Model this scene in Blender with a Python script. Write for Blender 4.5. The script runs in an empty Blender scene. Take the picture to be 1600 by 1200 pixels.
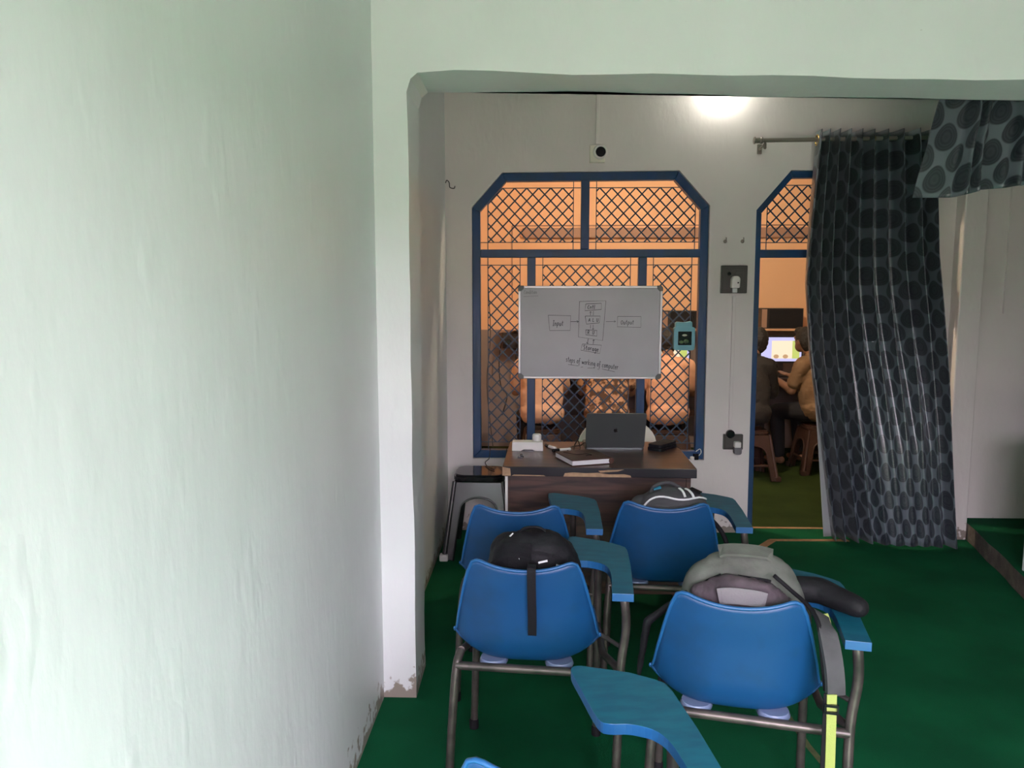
import bpy, bmesh, math, random
import numpy as np
from mathutils import Vector, Matrix, noise
from mathutils.geometry import tessellate_polygon
random.seed(7)
R = math.radians
scn = bpy.context.scene
col = scn.collection

# ------------------------------------------------------------------ camera, sky, sun, exposure
cam_d = bpy.data.cameras.new('camera')
cam_d.sensor_width = 36; cam_d.lens = 27.0; cam_d.clip_start = 0.05
cam = bpy.data.objects.new('camera', cam_d); col.objects.link(cam)
cam.location = (0, 0, 1.55); cam.rotation_euler = (R(90 - 6.42), 0, R(1.9))
scn.camera = cam
vs = scn.view_settings
vs.view_transform = 'Standard'; vs.look = 'None'; vs.gamma = 1; vs.use_curve_mapping = False
vs.exposure = 0.27
world = bpy.data.worlds.new('sky'); scn.world = world; world.use_nodes = True
bg = world.node_tree.nodes['Background']
bg.inputs['Color'].default_value = (0.97, 0.84, 1.0, 1); bg.inputs['Strength'].default_value = 27.0
sun_d = bpy.data.lights.new('sun', 'SUN'); sun_d.energy = 130.0; sun_d.angle = R(0.53); sun_d.color = (1, .93, .82)
sun = bpy.data.objects.new('sun', sun_d); col.objects.link(sun)
sun.rotation_euler = (R(38), 0, R(8))          # comes in through the open shop front behind the camera
por_d = bpy.data.lights.new('shop_front_portal', 'AREA'); por_d.shape = 'RECTANGLE'; por_d.size = 1.55; por_d.size_y = 2.15
por_d.cycles.is_portal = True
por = bpy.data.objects.new('shop_front_portal', por_d); col.objects.link(por)
por.location = (.475, -.88, 1.075); por.rotation_euler = (R(90), 0, 0)

# ------------------------------------------------------------------ materials
def nd(nt, t, **kw):
    n = nt.nodes.new(t)
    for k, v in kw.items(): setattr(n, k, v)
    return n
def mth(nt, op, a, b=None, c=None):
    n = nt.nodes.new('ShaderNodeMath'); n.operation = op
    for i, v in enumerate((a, b, c)):
        if v is None: continue
        if isinstance(v, (int, float)): n.inputs[i].default_value = v
        else: nt.links.new(v, n.inputs[i])
    return n.outputs[0]
def mat(name, c, rough=.6, metal=0, var=.0, vscale=8., bump=0., bscale=60., c2=None, emit=None, estr=0, sheen=0, coords='Object',
        spec=.5, stretch=(1, 1, 1), lo=.35, hi=.65, alpha=None, trans=0):
    m = bpy.data.materials.new(name); m.use_nodes = True
    nt = m.node_tree; p = nt.nodes['Principled BSDF']
    p.inputs['Base Color'].default_value = (*c, 1); p.inputs['Roughness'].default_value = rough
    p.inputs['Metallic'].default_value = metal; p.inputs['Specular IOR Level'].default_value = spec
    if sheen: p.inputs['Sheen Weight'].default_value = sheen
    if trans: p.inputs['Transmission Weight'].default_value = trans
    if emit: p.inputs['Emission Color'].default_value = (*emit, 1); p.inputs['Emission Strength'].default_value = estr
    tc = nd(nt, 'ShaderNodeTexCoord'); mp = nd(nt, 'ShaderNodeMapping'); mp.inputs['Scale'].default_value = stretch
    nt.links.new(tc.outputs[coords], mp.inputs['Vector'])
    if var or c2:
        n = nd(nt, 'ShaderNodeTexNoise'); n.inputs['Scale'].default_value = vscale; n.inputs['Detail'].default_value = 6
        nt.links.new(mp.outputs[0], n.inputs['Vector'])
        r = nd(nt, 'ShaderNodeValToRGB'); r.color_ramp.elements[0].position = lo; r.color_ramp.elements[1].position = hi
        d = c2 if c2 else tuple(x * (1 - var) for x in c)
        r.color_ramp.elements[0].color = (*d, 1); r.color_ramp.elements[1].color = (*c, 1)
        nt.links.new(n.outputs['Fac'], r.inputs['Fac']); nt.links.new(r.outputs['Color'], p.inputs['Base Color'])
    if bump:
        n = nd(nt, 'ShaderNodeTexNoise'); n.inputs['Scale'].default_value = bscale; n.inputs['Detail'].default_value = 5
        nt.links.new(mp.outputs[0], n.inputs['Vector'])
        b = nd(nt, 'ShaderNodeBump'); b.inputs['Strength'].default_value = bump; b.inputs['Distance'].default_value = .02
        nt.links.new(n.outputs['Fac'], b.inputs['Height']); nt.links.new(b.outputs['Normal'], p.inputs['Normal'])
    return m

def paint_mat(name, c, rough=.45, dirt=(.30, .26, .22), bump=.35):
    """whitewashed plaster: trowel relief, flaking dirty patches low down"""
    m = mat(name, c, rough, var=.05, vscale=2.5)
    nt = m.node_tree; p = nt.nodes['Principled BSDF']
    tc = nd(nt, 'ShaderNodeTexCoord')
    mp = nd(nt, 'ShaderNodeMapping'); mp.inputs['Scale'].default_value = (1, 1, .45); nt.links.new(tc.outputs['Object'], mp.inputs['Vector'])
    big = nd(nt, 'ShaderNodeTexNoise'); big.inputs['Scale'].default_value = 5; big.inputs['Detail'].default_value = 4
    fine = nd(nt, 'ShaderNodeTexNoise'); fine.inputs['Scale'].default_value = 34; fine.inputs['Detail'].default_value = 5
    for n in (big, fine): nt.links.new(mp.outputs[0], n.inputs['Vector'])
    vor = nd(nt, 'ShaderNodeTexNoise'); vor.inputs['Scale'].default_value = 11; vor.inputs['Detail'].default_value = 2
    nt.links.new(mp.outputs[0], vor.inputs['Vector'])
    lump = mth(nt, 'MULTIPLY', mth(nt, 'MAXIMUM', mth(nt, 'SUBTRACT', vor.outputs['Fac'], .63), 0), 1.8)
    h = mth(nt, 'ADD', mth(nt, 'MULTIPLY', big.outputs['Fac'], 1.0), mth(nt, 'MULTIPLY', fine.outputs['Fac'], .26))
    h = mth(nt, 'ADD', h, lump)
    b = nd(nt, 'ShaderNodeBump'); b.inputs['Strength'].default_value = bump; b.inputs['Distance'].default_value = .03
    nt.links.new(h, b.inputs['Height']); nt.links.new(b.outputs['Normal'], p.inputs['Normal'])
    # chipped dirt near the floor: noise against height
    sx = nd(nt, 'ShaderNodeSeparateXYZ'); nt.links.new(tc.outputs['Object'], sx.inputs[0])
    chip = nd(nt, 'ShaderNodeTexNoise'); chip.inputs['Scale'].default_value = 26; chip.inputs['Detail'].default_value = 8
    nt.links.new(tc.outputs['Object'], chip.inputs['Vector'])
    low = mth(nt, 'MULTIPLY', mth(nt, 'MAXIMUM', mth(nt, 'SUBTRACT', .16, sx.outputs['Z']), 0), 2.8)
    f = mth(nt, 'ADD', chip.outputs['Fac'], low)
    r = nd(nt, 'ShaderNodeValToRGB'); r.color_ramp.elements[0].position = .77; r.color_ramp.elements[1].position = .84
    nt.links.new(f, r.inputs['Fac'])
    mx = nd(nt, 'ShaderNodeMix', data_type='RGBA')
    old = p.inputs['Base Color'].links[0].from_socket
    nt.links.new(r.outputs['Color'], mx.inputs['Factor']); nt.links.new(old, mx.inputs[6]); mx.inputs[7].default_value = (*dirt, 1)
    nt.links.new(mx.outputs[2], p.inputs['Base Color'])
    return m

def damask_mat():
    m = bpy.data.materials.new('damask_satin'); m.use_nodes = True
    nt = m.node_tree; p = nt.nodes['Principled BSDF']
    uv = nd(nt, 'ShaderNodeUVMap'); s = nd(nt, 'ShaderNodeSeparateXYZ'); nt.links.new(uv.outputs[0], s.inputs[0])
    PX, PY = .15, .175
    def lat(o):
        a = mth(nt, 'SUBTRACT', mth(nt, 'FRACT', mth(nt, 'ADD', mth(nt, 'DIVIDE', s.outputs[0], PX), o)), .5)
        b = mth(nt, 'SUBTRACT', mth(nt, 'FRACT', mth(nt, 'ADD', mth(nt, 'DIVIDE', s.outputs[1], PY), o)), .5)
        # teardrop: narrower towards the tip
        w = mth(nt, 'SUBTRACT', .315, mth(nt, 'MULTIPLY', b, .20))
        ea = mth(nt, 'POWER', mth(nt, 'ABSOLUTE', mth(nt, 'DIVIDE', a, w)), 2.)
        eb = mth(nt, 'POWER', mth(nt, 'ABSOLUTE', mth(nt, 'DIVIDE', b, .34)), 2.)
        return mth(nt, 'ADD', ea, eb)
    e = mth(nt, 'MINIMUM', lat(0.), lat(.5))
    rings = mth(nt, 'MULTIPLY', mth(nt, 'ADD', mth(nt, 'SINE', mth(nt, 'MULTIPLY', e, 22.)), 1.), .5)
    ins = nd(nt, 'ShaderNodeMapRange'); ins.inputs[1].default_value = .9; ins.inputs[2].default_value = 1.06
    nt.links.new(e, ins.inputs[0])
    c1 = nd(nt, 'ShaderNodeMix', data_type='RGBA'); c1.inputs[6].default_value = (.020, .028, .038, 1); c1.inputs[7].default_value = (.044, .056, .068, 1)
    nt.links.new(rings, c1.inputs['Factor'])
    c2 = nd(nt, 'ShaderNodeMix', data_type='RGBA'); nt.links.new(ins.outputs[0], c2.inputs['Factor'])
    nt.links.new(c1.outputs[2], c2.inputs[6]); c2.inputs[7].default_value = (.140, .172, .198, 1)
    nt.links.new(c2.outputs[2], p.inputs['Base Color'])
    p.inputs['Roughness'].default_value = .30; p.inputs['Sheen Weight'].default_value = .1; p.inputs['Specular IOR Level'].default_value = .95
    return m

def wood_mat(name, a, b, sc=(1, 14, 14), rough=.35):
    m = mat(name, a, rough); nt = m.node_tree; p = nt.nodes['Principled BSDF']
    tc = nd(nt, 'ShaderNodeTexCoord'); mp = nd(nt, 'ShaderNodeMapping'); mp.inputs['Scale'].default_value = sc
    nt.links.new(tc.outputs['Object'], mp.inputs['Vector'])
    n = nd(nt, 'ShaderNodeTexNoise'); n.inputs['Scale'].default_value = 1.6; n.inputs['Detail'].default_value = 7; n.inputs['Distortion'].default_value = 1.2
    nt.links.new(mp.outputs[0], n.inputs['Vector'])
    r = nd(nt, 'ShaderNodeValToRGB'); r.color_ramp.elements[0].position = .36; r.color_ramp.elements[1].position = .62
    r.color_ramp.elements[0].color = (*b, 1); r.color_ramp.elements[1].color = (*a, 1)
    nt.links.new(n.outputs['Fac'], r.inputs['Fac']); nt.links.new(r.outputs['Color'], p.inputs['Base Color'])
    return m

M = {}
M['mint'] = paint_mat('mint_white_paint', (.755, .782, .785), .40, bump=.15)
M['white_wall'] = paint_mat('white_paint', (.78, .74, .71), .6, bump=.2)
M['ceiling'] = mat('ceiling_white', (.60, .64, .62), .8)
M['carpet'] = mat('green_carpet', (.004, .112, .042), .9, c2=(.002, .072, .027), vscale=2.2, bump=.5, bscale=420, spec=.12)
M['peach'] = mat('peach_wall_paint', (.80, .50, .30), .7, var=.05, vscale=1.5)
M['dado'] = mat('grey_mauve_dado', (.30, .24, .22), .7, var=.1, vscale=3)
M['blue_wood'] = mat('blue_gloss_paint', (.009, .060, .185), .35, c2=(.02, .06, .13), vscale=9, bump=.15, bscale=30, stretch=(1, 1, .25))
M['blue_iron'] = mat('blue_iron_paint', (.012, .05, .105), .4)
M['chair_blue'] = mat('blue_polypropylene', (.004, .060, .180), .45, c2=(.006, .050, .140), lo=.32, hi=.5, vscale=7, bump=.06, bscale=8)
M['chair_rim'] = mat('blue_polypropylene_rim', (.014, .105, .28), .4)
M['tablet_top'] = mat('worn_reflection_teal', (.007, .125, .19), .5, c2=(.005, .092, .16), vscale=14, stretch=(1, 3, 1), spec=.3)  # teal of green reflections and dust painted into the worn top
M['steel'] = mat('worn_black_steel', (.07, .062, .058), .38, metal=.55, c2=(.13, .11, .10), vscale=18)
M['mount'] = mat('pale_plastic_clip', (.19, .25, .40), .35)
M['black_fab'] = mat('black_nylon', (.013, .0135, .016), .6, var=.35, vscale=20, bump=.3, bscale=22, spec=.18)
M['black_flat'] = mat('black_webbing', (.010, .010, .012), .7, bump=.2, bscale=300, spec=.18)
M['grey_fab'] = mat('grey_nylon', (.080, .082, .086), .7, var=.25, vscale=14, bump=.3, bscale=18, spec=.18)
M['mauve_fab'] = mat('mauve_grey_nylon', (.115, .092, .104), .62, c2=(.05, .04, .047), vscale=9, bump=.8, bscale=12, spec=.18)
M['olive_fab'] = mat('olive_grey_nylon', (.155, .172, .148), .7, c2=(.095, .10, .088), vscale=8, bump=.4, bscale=14, spec=.18)
M['pale_grey_fab'] = mat('pale_grey_panel', (.19, .185, .195), .7, bump=.2, bscale=120, spec=.18)
M['reflect'] = mat('white_reflective_piping', (.75, .78, .78), .4)
M['yellow_web'] = mat('lime_webbing', (.36, .44, .11), .6, bump=.2, bscale=300)
M['teal_fab'] = mat('teal_loop', (.03, .22, .33), .5)
M['desk_top'] = wood_mat('dark_walnut_laminate', (.105, .052, .035), (.055, .03, .023), (2.5, 16, 16), .28)
M['desk_panel'] = wood_mat('dark_walnut_panel', (.095, .048, .036), (.03, .018, .016), (1.6, 6, 15), .42)
M['desk_edge'] = mat('black_edge_banding', (.022, .022, .026), .3)
M['chip'] = mat('bare_chipboard', (.50, .33, .20), .9, var=.25, vscale=40)
M['silver'] = mat('silver_plastic', (.15, .15, .16), .25, metal=.8, var=.25, vscale=6)
M['gloss_black'] = mat('gloss_black_plastic', (.012, .012, .014), .12)
M['white_plastic'] = mat('white_plastic', (.78, .77, .73), .4)
M['cream_plastic'] = mat('cream_plastic', (.85, .82, .70), .45)
M['laptop'] = mat('space_grey_aluminium', (.135, .15, .15), .42, metal=.5)
M['logo'] = mat('dark_mirror_logo', (.012, .012, .013), .2)
M['leather'] = mat('brown_leather', (.085, .035, .025), .5, var=.3, vscale=30, bump=.2, bscale=90)
M['paper'] = mat('paper_edges', (.80, .80, .82), .8, var=.08, vscale=60, stretch=(.2, .2, 6))
M['board'] = mat('whiteboard_face', (.60, .60, .63), .30, c2=(.54, .54, .57), vscale=3, spec=.3)
M['alu'] = mat('aluminium_trim', (.62, .62, .62), .35, metal=.6)
M['corner'] = mat('grey_plastic_corner', (.16, .17, .17), .5)
M['ink'] = mat('black_marker_ink', (.03, .03, .045), .6)
M['faint_ink'] = mat('faded_marker_ink', (.26, .26, .29), .7)
M['teal_plastic'] = mat('teal_plastic', (.16, .45, .52), .4)
M['switch'] = mat('grey_brown_switch_plate', (.075, .068, .062), .35)
M['rod'] = mat('brushed_rod', (.35, .31, .27), .35, metal=.7)
M['brass'] = mat('brass', (.75, .52, .16), .25, metal=1)
M['damask'] = damask_mat()
M['lining'] = mat('pale_lining', (.34, .36, .36), .85)
M['brown_stool'] = mat('brown_plastic', (.06, .030, .022), .35, var=.3, vscale=7)
M['skin'] = mat('skin', (.25, .13, .08), .55)
M['hair'] = mat('black_hair', (.010, .008, .007), .6, bump=.5, bscale=90)
M['peach_shirt'] = mat('pale_peach_shirt', (.66, .42, .30), .8, bump=.4, bscale=9)
M['orange_shirt'] = mat('salmon_shirt', (.72, .40, .26), .8, bump=.5, bscale=9)
M['tan_shirt'] = mat('tan_shirt', (.21, .125, .065), .8, bump=.5, bscale=10, stretch=(1, 1, 2.5))
M['dark_shirt'] = mat('dark_shirt', (.013, .010, .009), .85, bump=.4, bscale=9)
M['camo'] = mat('camouflage_shirt', (.60, .36, .22), .8, c2=(.10, .055, .035), vscale=17, lo=.46, hi=.54, bump=.4, bscale=9)
M['trousers'] = mat('black_trousers', (.014, .014, .018), .8, bump=.3, bscale=12)
M['black_box'] = mat('black_box_plastic', (.018, .014, .013), .45)
M['shelf'] = mat('peach_shelf_board', (.68, .40, .24), .6)
M['brown_rail'] = mat('grey_brown_rail', (.34, .21, .15), .6)
M['cable'] = mat('black_cable', (.015, .013, .013), .5)
M['tape'] = mat('tan_tape', (.36, .21, .10), .7, var=.3, vscale=25)
M['concrete'] = mat('worn_concrete_edge', (.16, .13, .11), .9, var=.4, vscale=14, bump=.6, bscale=30)
M['ground'] = mat('street_ground', (.10, .085, .075), .9, var=.2, vscale=2)
M['screen_lav'] = mat('screen_lavender', (.02, .02, .02), .3, emit=(.62, .60, .98), estr=.85)
M['screen_page'] = mat('screen_page', (.02, .02, .02), .3, emit=(1.0, .80, .58), estr=.9)
M['screen_green'] = mat('screen_green', (.02, .02, .02), .3, emit=(.62, .70, .18), estr=.8)
M['screen_dots'] = mat('screen_brown', (.02, .02, .02), .3, emit=(.62, .38, .2), estr=.8)
M['bulb'] = mat('bulb_glow', (.9, .9, .9), .4, emit=(1, .95, .86), estr=80)
M['warm_bulb'] = mat('warm_bulb_glow', (.9, .9, .9), .4, emit=(1, .78, .55), estr=1300)
M['glass_dark'] = mat('dark_glass', (.006, .006, .008), .08)

# ------------------------------------------------------------------ mesh helpers
class MB:
    def __init__(s): s.v = []; s.f = []; s.m = []
    def add(s, vs, fs, mi=0):
        o = len(s.v); s.v += [tuple(x) for x in vs]; s.f += [tuple(i + o for i in f) for f in fs]; s.m += [mi] * len(fs); return s
    def box(s, c, d, rz=0, mi=0, rot=None):
        x, y, z = (k / 2 for k in d)
        mt = rot if rot else Matrix.Rotation(rz, 3, 'Z')
        vs = [mt @ Vector((a * x, b * y, e * z)) + Vector(c) for a in (-1, 1) for b in (-1, 1) for e in (-1, 1)]
        return s.add(vs, [(0, 1, 3, 2), (4, 6, 7, 5), (0, 4, 5, 1), (2, 3, 7, 6), (0, 2, 6, 4), (1, 5, 7, 3)], mi)
    def tube(s, pts, r, n=8, mi=0, closed=False, flat=1.0):
        pts = [Vector(p) for p in pts]; k = len(pts)
        rs = r if isinstance(r, (list, tuple)) else [r] * k
        vs = []; up = None
        for i, p in enumerate(pts):
            if closed: t = pts[(i + 1) % k] - pts[i - 1]
            else: t = pts[min(i + 1, k - 1)] - pts[max(i - 1, 0)]
            t.normalize()
            if up is None: up = t.orthogonal().normalized()
            up = (up - t * up.dot(t))
            up = up.normalized() if up.length > 1e-6 else t.orthogonal().normalized()
            q = t.cross(up)
            for j in range(n):
                a = 2 * math.pi * j / n
                vs.append(p + (up * math.cos(a) + q * math.sin(a) * flat) * rs[i])
        fs = []
        for i in range(k if closed else k - 1):
            for j in range(n):
                a, b = i * n + j, i * n + (j + 1) % n
                c, d = ((i + 1) % k) * n + (j + 1) % n, ((i + 1) % k) * n + j
                fs.append((a, b, c, d))
        if not closed: fs += [tuple(range(n))[::-1], tuple((k - 1) * n + j for j in range(n))]
        return s.add(vs, fs, mi)
    def band(s, pts, nrm, w, th, mi=0):
        """flat webbing along pts; nrm = outward normals"""
        vs = []; k = len(pts); pts = [Vector(p) for p in pts]
        for i, p in enumerate(pts):
            t = (pts[min(i + 1, k - 1)] - pts[max(i - 1, 0)]).normalized()
            nn = Vector(nrm[i] if isinstance(nrm, list) else nrm).normalized(); b = t.cross(nn).normalized()
            for e, h in ((-1, 0), (1, 0), (1, 1), (-1, 1)): vs.append(p + b * e * w / 2 + nn * h * th)
        fs = [(i * 4 + j, i * 4 + (j + 1) % 4, i * 4 + 4 + (j + 1) % 4, i * 4 + 4 + j) for i in range(k - 1) for j in range(4)]
        fs += [(3, 2, 1, 0), tuple((k - 1) * 4 + j for j in range(4))]
        return s.add(vs, fs, mi)
    def lathe(s, prof, c=(0, 0, 0), n=16, mi=0, axis='Z'):
        vs = []
        for r, z in prof:
            for j in range(n):
                a = 2 * math.pi * j / n; p = Vector((r * math.cos(a), r * math.sin(a), z))
                if axis == 'Y': p = Vector((p.x, -p.z, p.y))
                elif axis == 'X': p = Vector((p.z, p.y, -p.x))
                vs.append(p + Vector(c))
        k = len(prof)
        fs = [(i * n + j, i * n + (j + 1) % n, (i + 1) * n + (j + 1) % n, (i + 1) * n + j) for i in range(k - 1) for j in range(n)]
        fs += [tuple(range(n))[::-1], tuple((k - 1) * n + j for j in range(n))]
        return s.add(vs, fs, mi)
    def prism(s, poly, a, b, plane='XY', holes=(), mi=0, mi_top=None):
        """polygon (with holes) extruded from a to b along the third axis"""
        def P(p, h):
            return {'XY': (p[0], p[1], h), 'XZ': (p[0], h, p[1]), 'YZ': (h, p[0], p[1])}[plane]
        loops = [list(poly)] + [list(h) for h in holes]
        flat = [q for l in loops for q in l]; n = len(flat)
        tris = tessellate_polygon([[Vector((q[0], q[1], 0)) for q in l] for l in loops])
        o = len(s.v); s.v += [P(q, a) for q in flat] + [P(q, b) for q in flat]
        for t in tris:
            s.f.append(tuple(o + i for i in t[::-1])); s.m.append(mi)
            s.f.append(tuple(o + n + i for i in t)); s.m.append(mi if mi_top is None else mi_top)
        k = 0
        for l in loops:
            for i in range(len(l)):
                x, y = k + i, k + (i + 1) % len(l)
                s.f.append((o + x, o + y, o + n + y, o + n + x)); s.m.append(mi)
            k += len(l)
        return s
    def ball(s, c, r, e=1.0, rot=None, nu=18, nv=12, mi=0):
        """(super)ellipsoid; e < 1 gives boxier shapes"""
        sp = lambda x: math.copysign(abs(x) ** e, x)
        vs = []
        for i in range(nv + 1):
            ph = -math.pi / 2 + math.pi * i / nv
            for j in range(nu):
                th = 2 * math.pi * j / nu
                p = Vector((r[0] * sp(math.cos(ph)) * sp(math.cos(th)), r[1] * sp(math.cos(ph)) * sp(math.sin(th)), r[2] * sp(math.sin(ph))))
                if rot: p = rot @ p
                vs.append(p + Vector(c))
        fs = [(i * nu + j, i * nu + (j + 1) % nu, (i + 1) * nu + (j + 1) % nu, (i + 1) * nu + j) for i in range(nv) for j in range(nu)]
        return s.add(vs, fs, mi)
    def cap(s, a, ra, b, rb, n=12):
        a, b = Vector(a), Vector(b); t = (b - a).normalized()
        prof = [(a - t * ra * .95, ra * .25), (a - t * ra * .6, ra * .8), (a, ra), (b, rb), (b + t * rb * .6, rb * .8), (b + t * rb * .95, rb * .25)]
        return s.tube([p for p, _ in prof], [r for _, r in prof], n)
    def mesh(s, name):
        me = bpy.data.meshes.new(name); me.from_pydata(s.v, [], s.f)
        bm = bmesh.new(); bm.from_mesh(me)
        for f, k in zip(bm.faces, s.m): f.material_index = k
        bmesh.ops.recalc_face_normals(bm, faces=bm.faces); bm.to_mesh(me); bm.free()
        return me
    def build(s, name, mats, parent=None, smooth=None, bevel=0, remesh=0, smooth_it=4, loc=None):
        me = s.mesh(name)
        if remesh: me = remeshed(me, remesh, smooth_it)
        return link(name, me, mats, parent, smooth, bevel, loc)

def remeshed(me, vox, it):
    o = bpy.data.objects.new('tmp', me); col.objects.link(o)
    a = o.modifiers.new('r', 'REMESH'); a.mode = 'VOXEL'; a.voxel_size = vox; a.use_smooth_shade = True
    b = o.modifiers.new('s', 'SMOOTH'); b.iterations = it; b.factor = .5
    dg = bpy.context.evaluated_depsgraph_get()
    new = bpy.data.meshes.new_from_object(o.evaluated_get(dg))
    bpy.data.objects.remove(o)
    for p in new.polygons: p.material_index = 0; p.use_smooth = True
    return new

def link(name, me, mats, parent=None, smooth=None, bevel=0, loc=None):
    o = bpy.data.objects.new(name, me); col.objects.link(o)
    if len(me.materials): me.materials.clear()
    for m in (mats if isinstance(mats, (list, tuple)) else [mats]): me.materials.append(M[m])
    if parent: o.parent = parent
    if loc: o.location = loc
    if smooth is not None:
        for p in me.polygons: p.use_smooth = True
        if smooth < 179:
            me.update()
            bm = bmesh.new(); bm.from_mesh(me)
            for e in bm.edges:
                if len(e.link_faces) == 2 and e.calc_face_angle(0) > R(smooth): e.smooth = False
            bm.to_mesh(me); bm.free()
    if bevel:
        b = o.modifiers.new('bevel', 'BEVEL'); b.width = bevel; b.segments = 2; b.limit_method = 'ANGLE'; b.angle_limit = R(40)
    return o
def thing(name, label, cat, loc=(0, 0, 0), rz=0, group=None):
    o = bpy.data.objects.new(name, None); col.objects.link(o); o.empty_display_size = .1
    o.location = loc; o.rotation_euler = (0, 0, rz); return tag(o, label, cat, group)
def tag(o, label, cat, group=None):
    o['label'] = label; o['category'] = cat
    if group: o['group'] = group
    return o
def struct(o, label=None):
    o['kind'] = 'structure'
    if label: o['label'] = label
    return o
def dup(root, loc, rz, label, group=None):
    r = root.copy(); col.objects.link(r); r.location = loc; r.rotation_euler = (0, 0, rz); r['label'] = label
    if group: r['group'] = group
    for ch in list(root.children):
        c = ch.copy(); col.objects.link(c); c.parent = r
        for g in list(ch.children):
            d = g.copy(); col.objects.link(d); d.parent = c
    return r
def crv(pts, n=6):
    """Catmull-Rom through pts"""
    P = [Vector(p) for p in pts]; P = [2 * P[0] - P[1]] + P + [2 * P[-1] - P[-2]]; out = []
    for i in range(1, len(P) - 2):
        a, b, c, d = P[i - 1:i + 3]
        for k in range(n):
            t = k / n
            out.append(.5 * ((2 * b) + (c - a) * t + (2 * a - 5 * b + 4 * c - d) * t * t + (3 * b - a - 3 * c + d) * t ** 3))
    return out + [P[-2]]
def rrect(w, h, r, n=5, c=(0, 0)):
    out = []
    for sx, sy, a0 in ((1, 1, 0), (-1, 1, 90), (-1, -1, 180), (1, -1, 270)):
        for k in range(n + 1):
            a = R(a0 + 90 * k / n); out.append((c[0] + sx * (w / 2 - r) + r * math.cos(a), c[1] + sy * (h / 2 - r) + r * math.sin(a)))
    return out

# ------------------------------------------------------------------ the shell
XL, XR, YB, YF, HC = -.593, 4.0, 5.0, -.9, 3.05
struct(MB().box(((XL + XR) / 2, (YF + 5.1) / 2, -.05), (XR - XL + .4, 5.1 - YF, .1)).build('floor', 'carpet'), 'dark green carpet covering the floor')
M['carpet_warm_lit'] = mat('carpet_warm_lit', (.030, .050, .012), .9, c2=(.02, .036, .009), vscale=3, bump=.5, bscale=420, spec=.1)  # same green carpet, the warm lamp's olive cast painted into its colour
struct(MB().box(((XL + XR) / 2, 6.6, -.05), (XR - XL + .4, 3.0, .1)).build('floor_rear', 'carpet_warm_lit'), 'green carpet of the computer room, warm lamp light put into its olive colour')
struct(MB().box(((XL + XR) / 2, (YF + 8.1) / 2, HC + .05), (XR - XL + .4, 8.1 - YF, .1)).build('ceiling', 'ceiling'))
struct(MB().box((1, YF - 75, -.06), (300, 150, .1)).build('street_ground', 'ground'), 'street outside the shop front')
mb = MB().box((1, YF - 9.0, 1.35), (60, .3, 2.7)).box((1, YF - 9.0, 2.74), (60, .4, .08))  # unseen wall added across the street to keep low sky off the upper walls
struct(mb.build('wall_sky_block', 'ground'), 'unseen wall across the street, added to block the low sky')
struct(MB().box((XL - .08, (YF + YB) / 2, HC / 2), (.16, YB - YF, HC)).build('wall_left', 'mint'), 'uneven mint-white plaster wall on the left')
struct(MB().box((XR + .08, (YF + 8.1) / 2, HC / 2), (.16, 8.1 - YF, HC)).build('wall_right', 'white_wall'))
# open shop front behind the camera
struct(MB().prism([(XL, 0), (XL, HC), (XR, HC), (XR, 0), (1.25, 0), (1.25, 2.15), (-.30, 2.15), (-.30, 0)], YF - .15, YF, 'XZ').build('wall_front', 'mint'))

# partition: pillar on the left and a sagging beam, hand plastered
def wob(k, s, a): return a * noise.noise(Vector((k * 3.1, s, .7)))
def arch_outline(seed):
    zz = [0.0] + [i * .12 for i in range(1, 19)] + [2.28]
    pts = [(XL, 0)] + [(-.468 + wob(z, seed, .007), z) for z in zz] + [(-.455, 2.325), (-.43, 2.345)]
    xx = [-.3 + i * .14 for i in range(20)]
    pts += [(x, 2.352 - .023 * (x + .47) + wob(x, seed + 5, .012)) for x in xx if x < 2.3]
    pts += [(2.45, 2.28), (2.47, 0), (XR, 0), (XR, HC), (XL, HC)]
    return pts
fo, ba = arch_outline(1.0), arch_outline(9.0)
mb = MB(); n = len(fo)
tr = tessellate_polygon([[Vector((p[0], p[1], 0)) for p in fo]])
mb.v = [(p[0], 2.825, p[1]) for p in fo] + [(p[0], 3.09, p[1]) for p in ba]
for t in tr: mb.f += [tuple(t), tuple(i + n for i in t[::-1])]
mb.f += [(i, (i + 1) % n, n + (i + 1) % n, n + i) for i in range(n)]; mb.m = [0] * len(mb.f)
struct(mb.build('wall_partition', 'mint', bevel=.008), 'mint plastered pillar and beam framing the inner room')

# back wall with the chamfered window and door openings
WIN = [(-.425, .488), (1.097, .488), (1.090, 2.130), (.892, 2.348), (-.228, 2.342), (-.425, 2.122)]
DOOR = [(1.392, 0), (1.382, 2.10), (1.590, 2.345), (2.20, 2.345), (2.40, 2.11), (2.40, 0)]
outer = [(XL, 0)] + DOOR + [(XR, 0), (XR, HC), (XL, HC)]
struct(MB().prism(outer, YB, YB + .13, 'XZ', holes=[WIN]).build('wall_back', 'white_wall'), 'white wall with window and doorway into the computer room')

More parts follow.
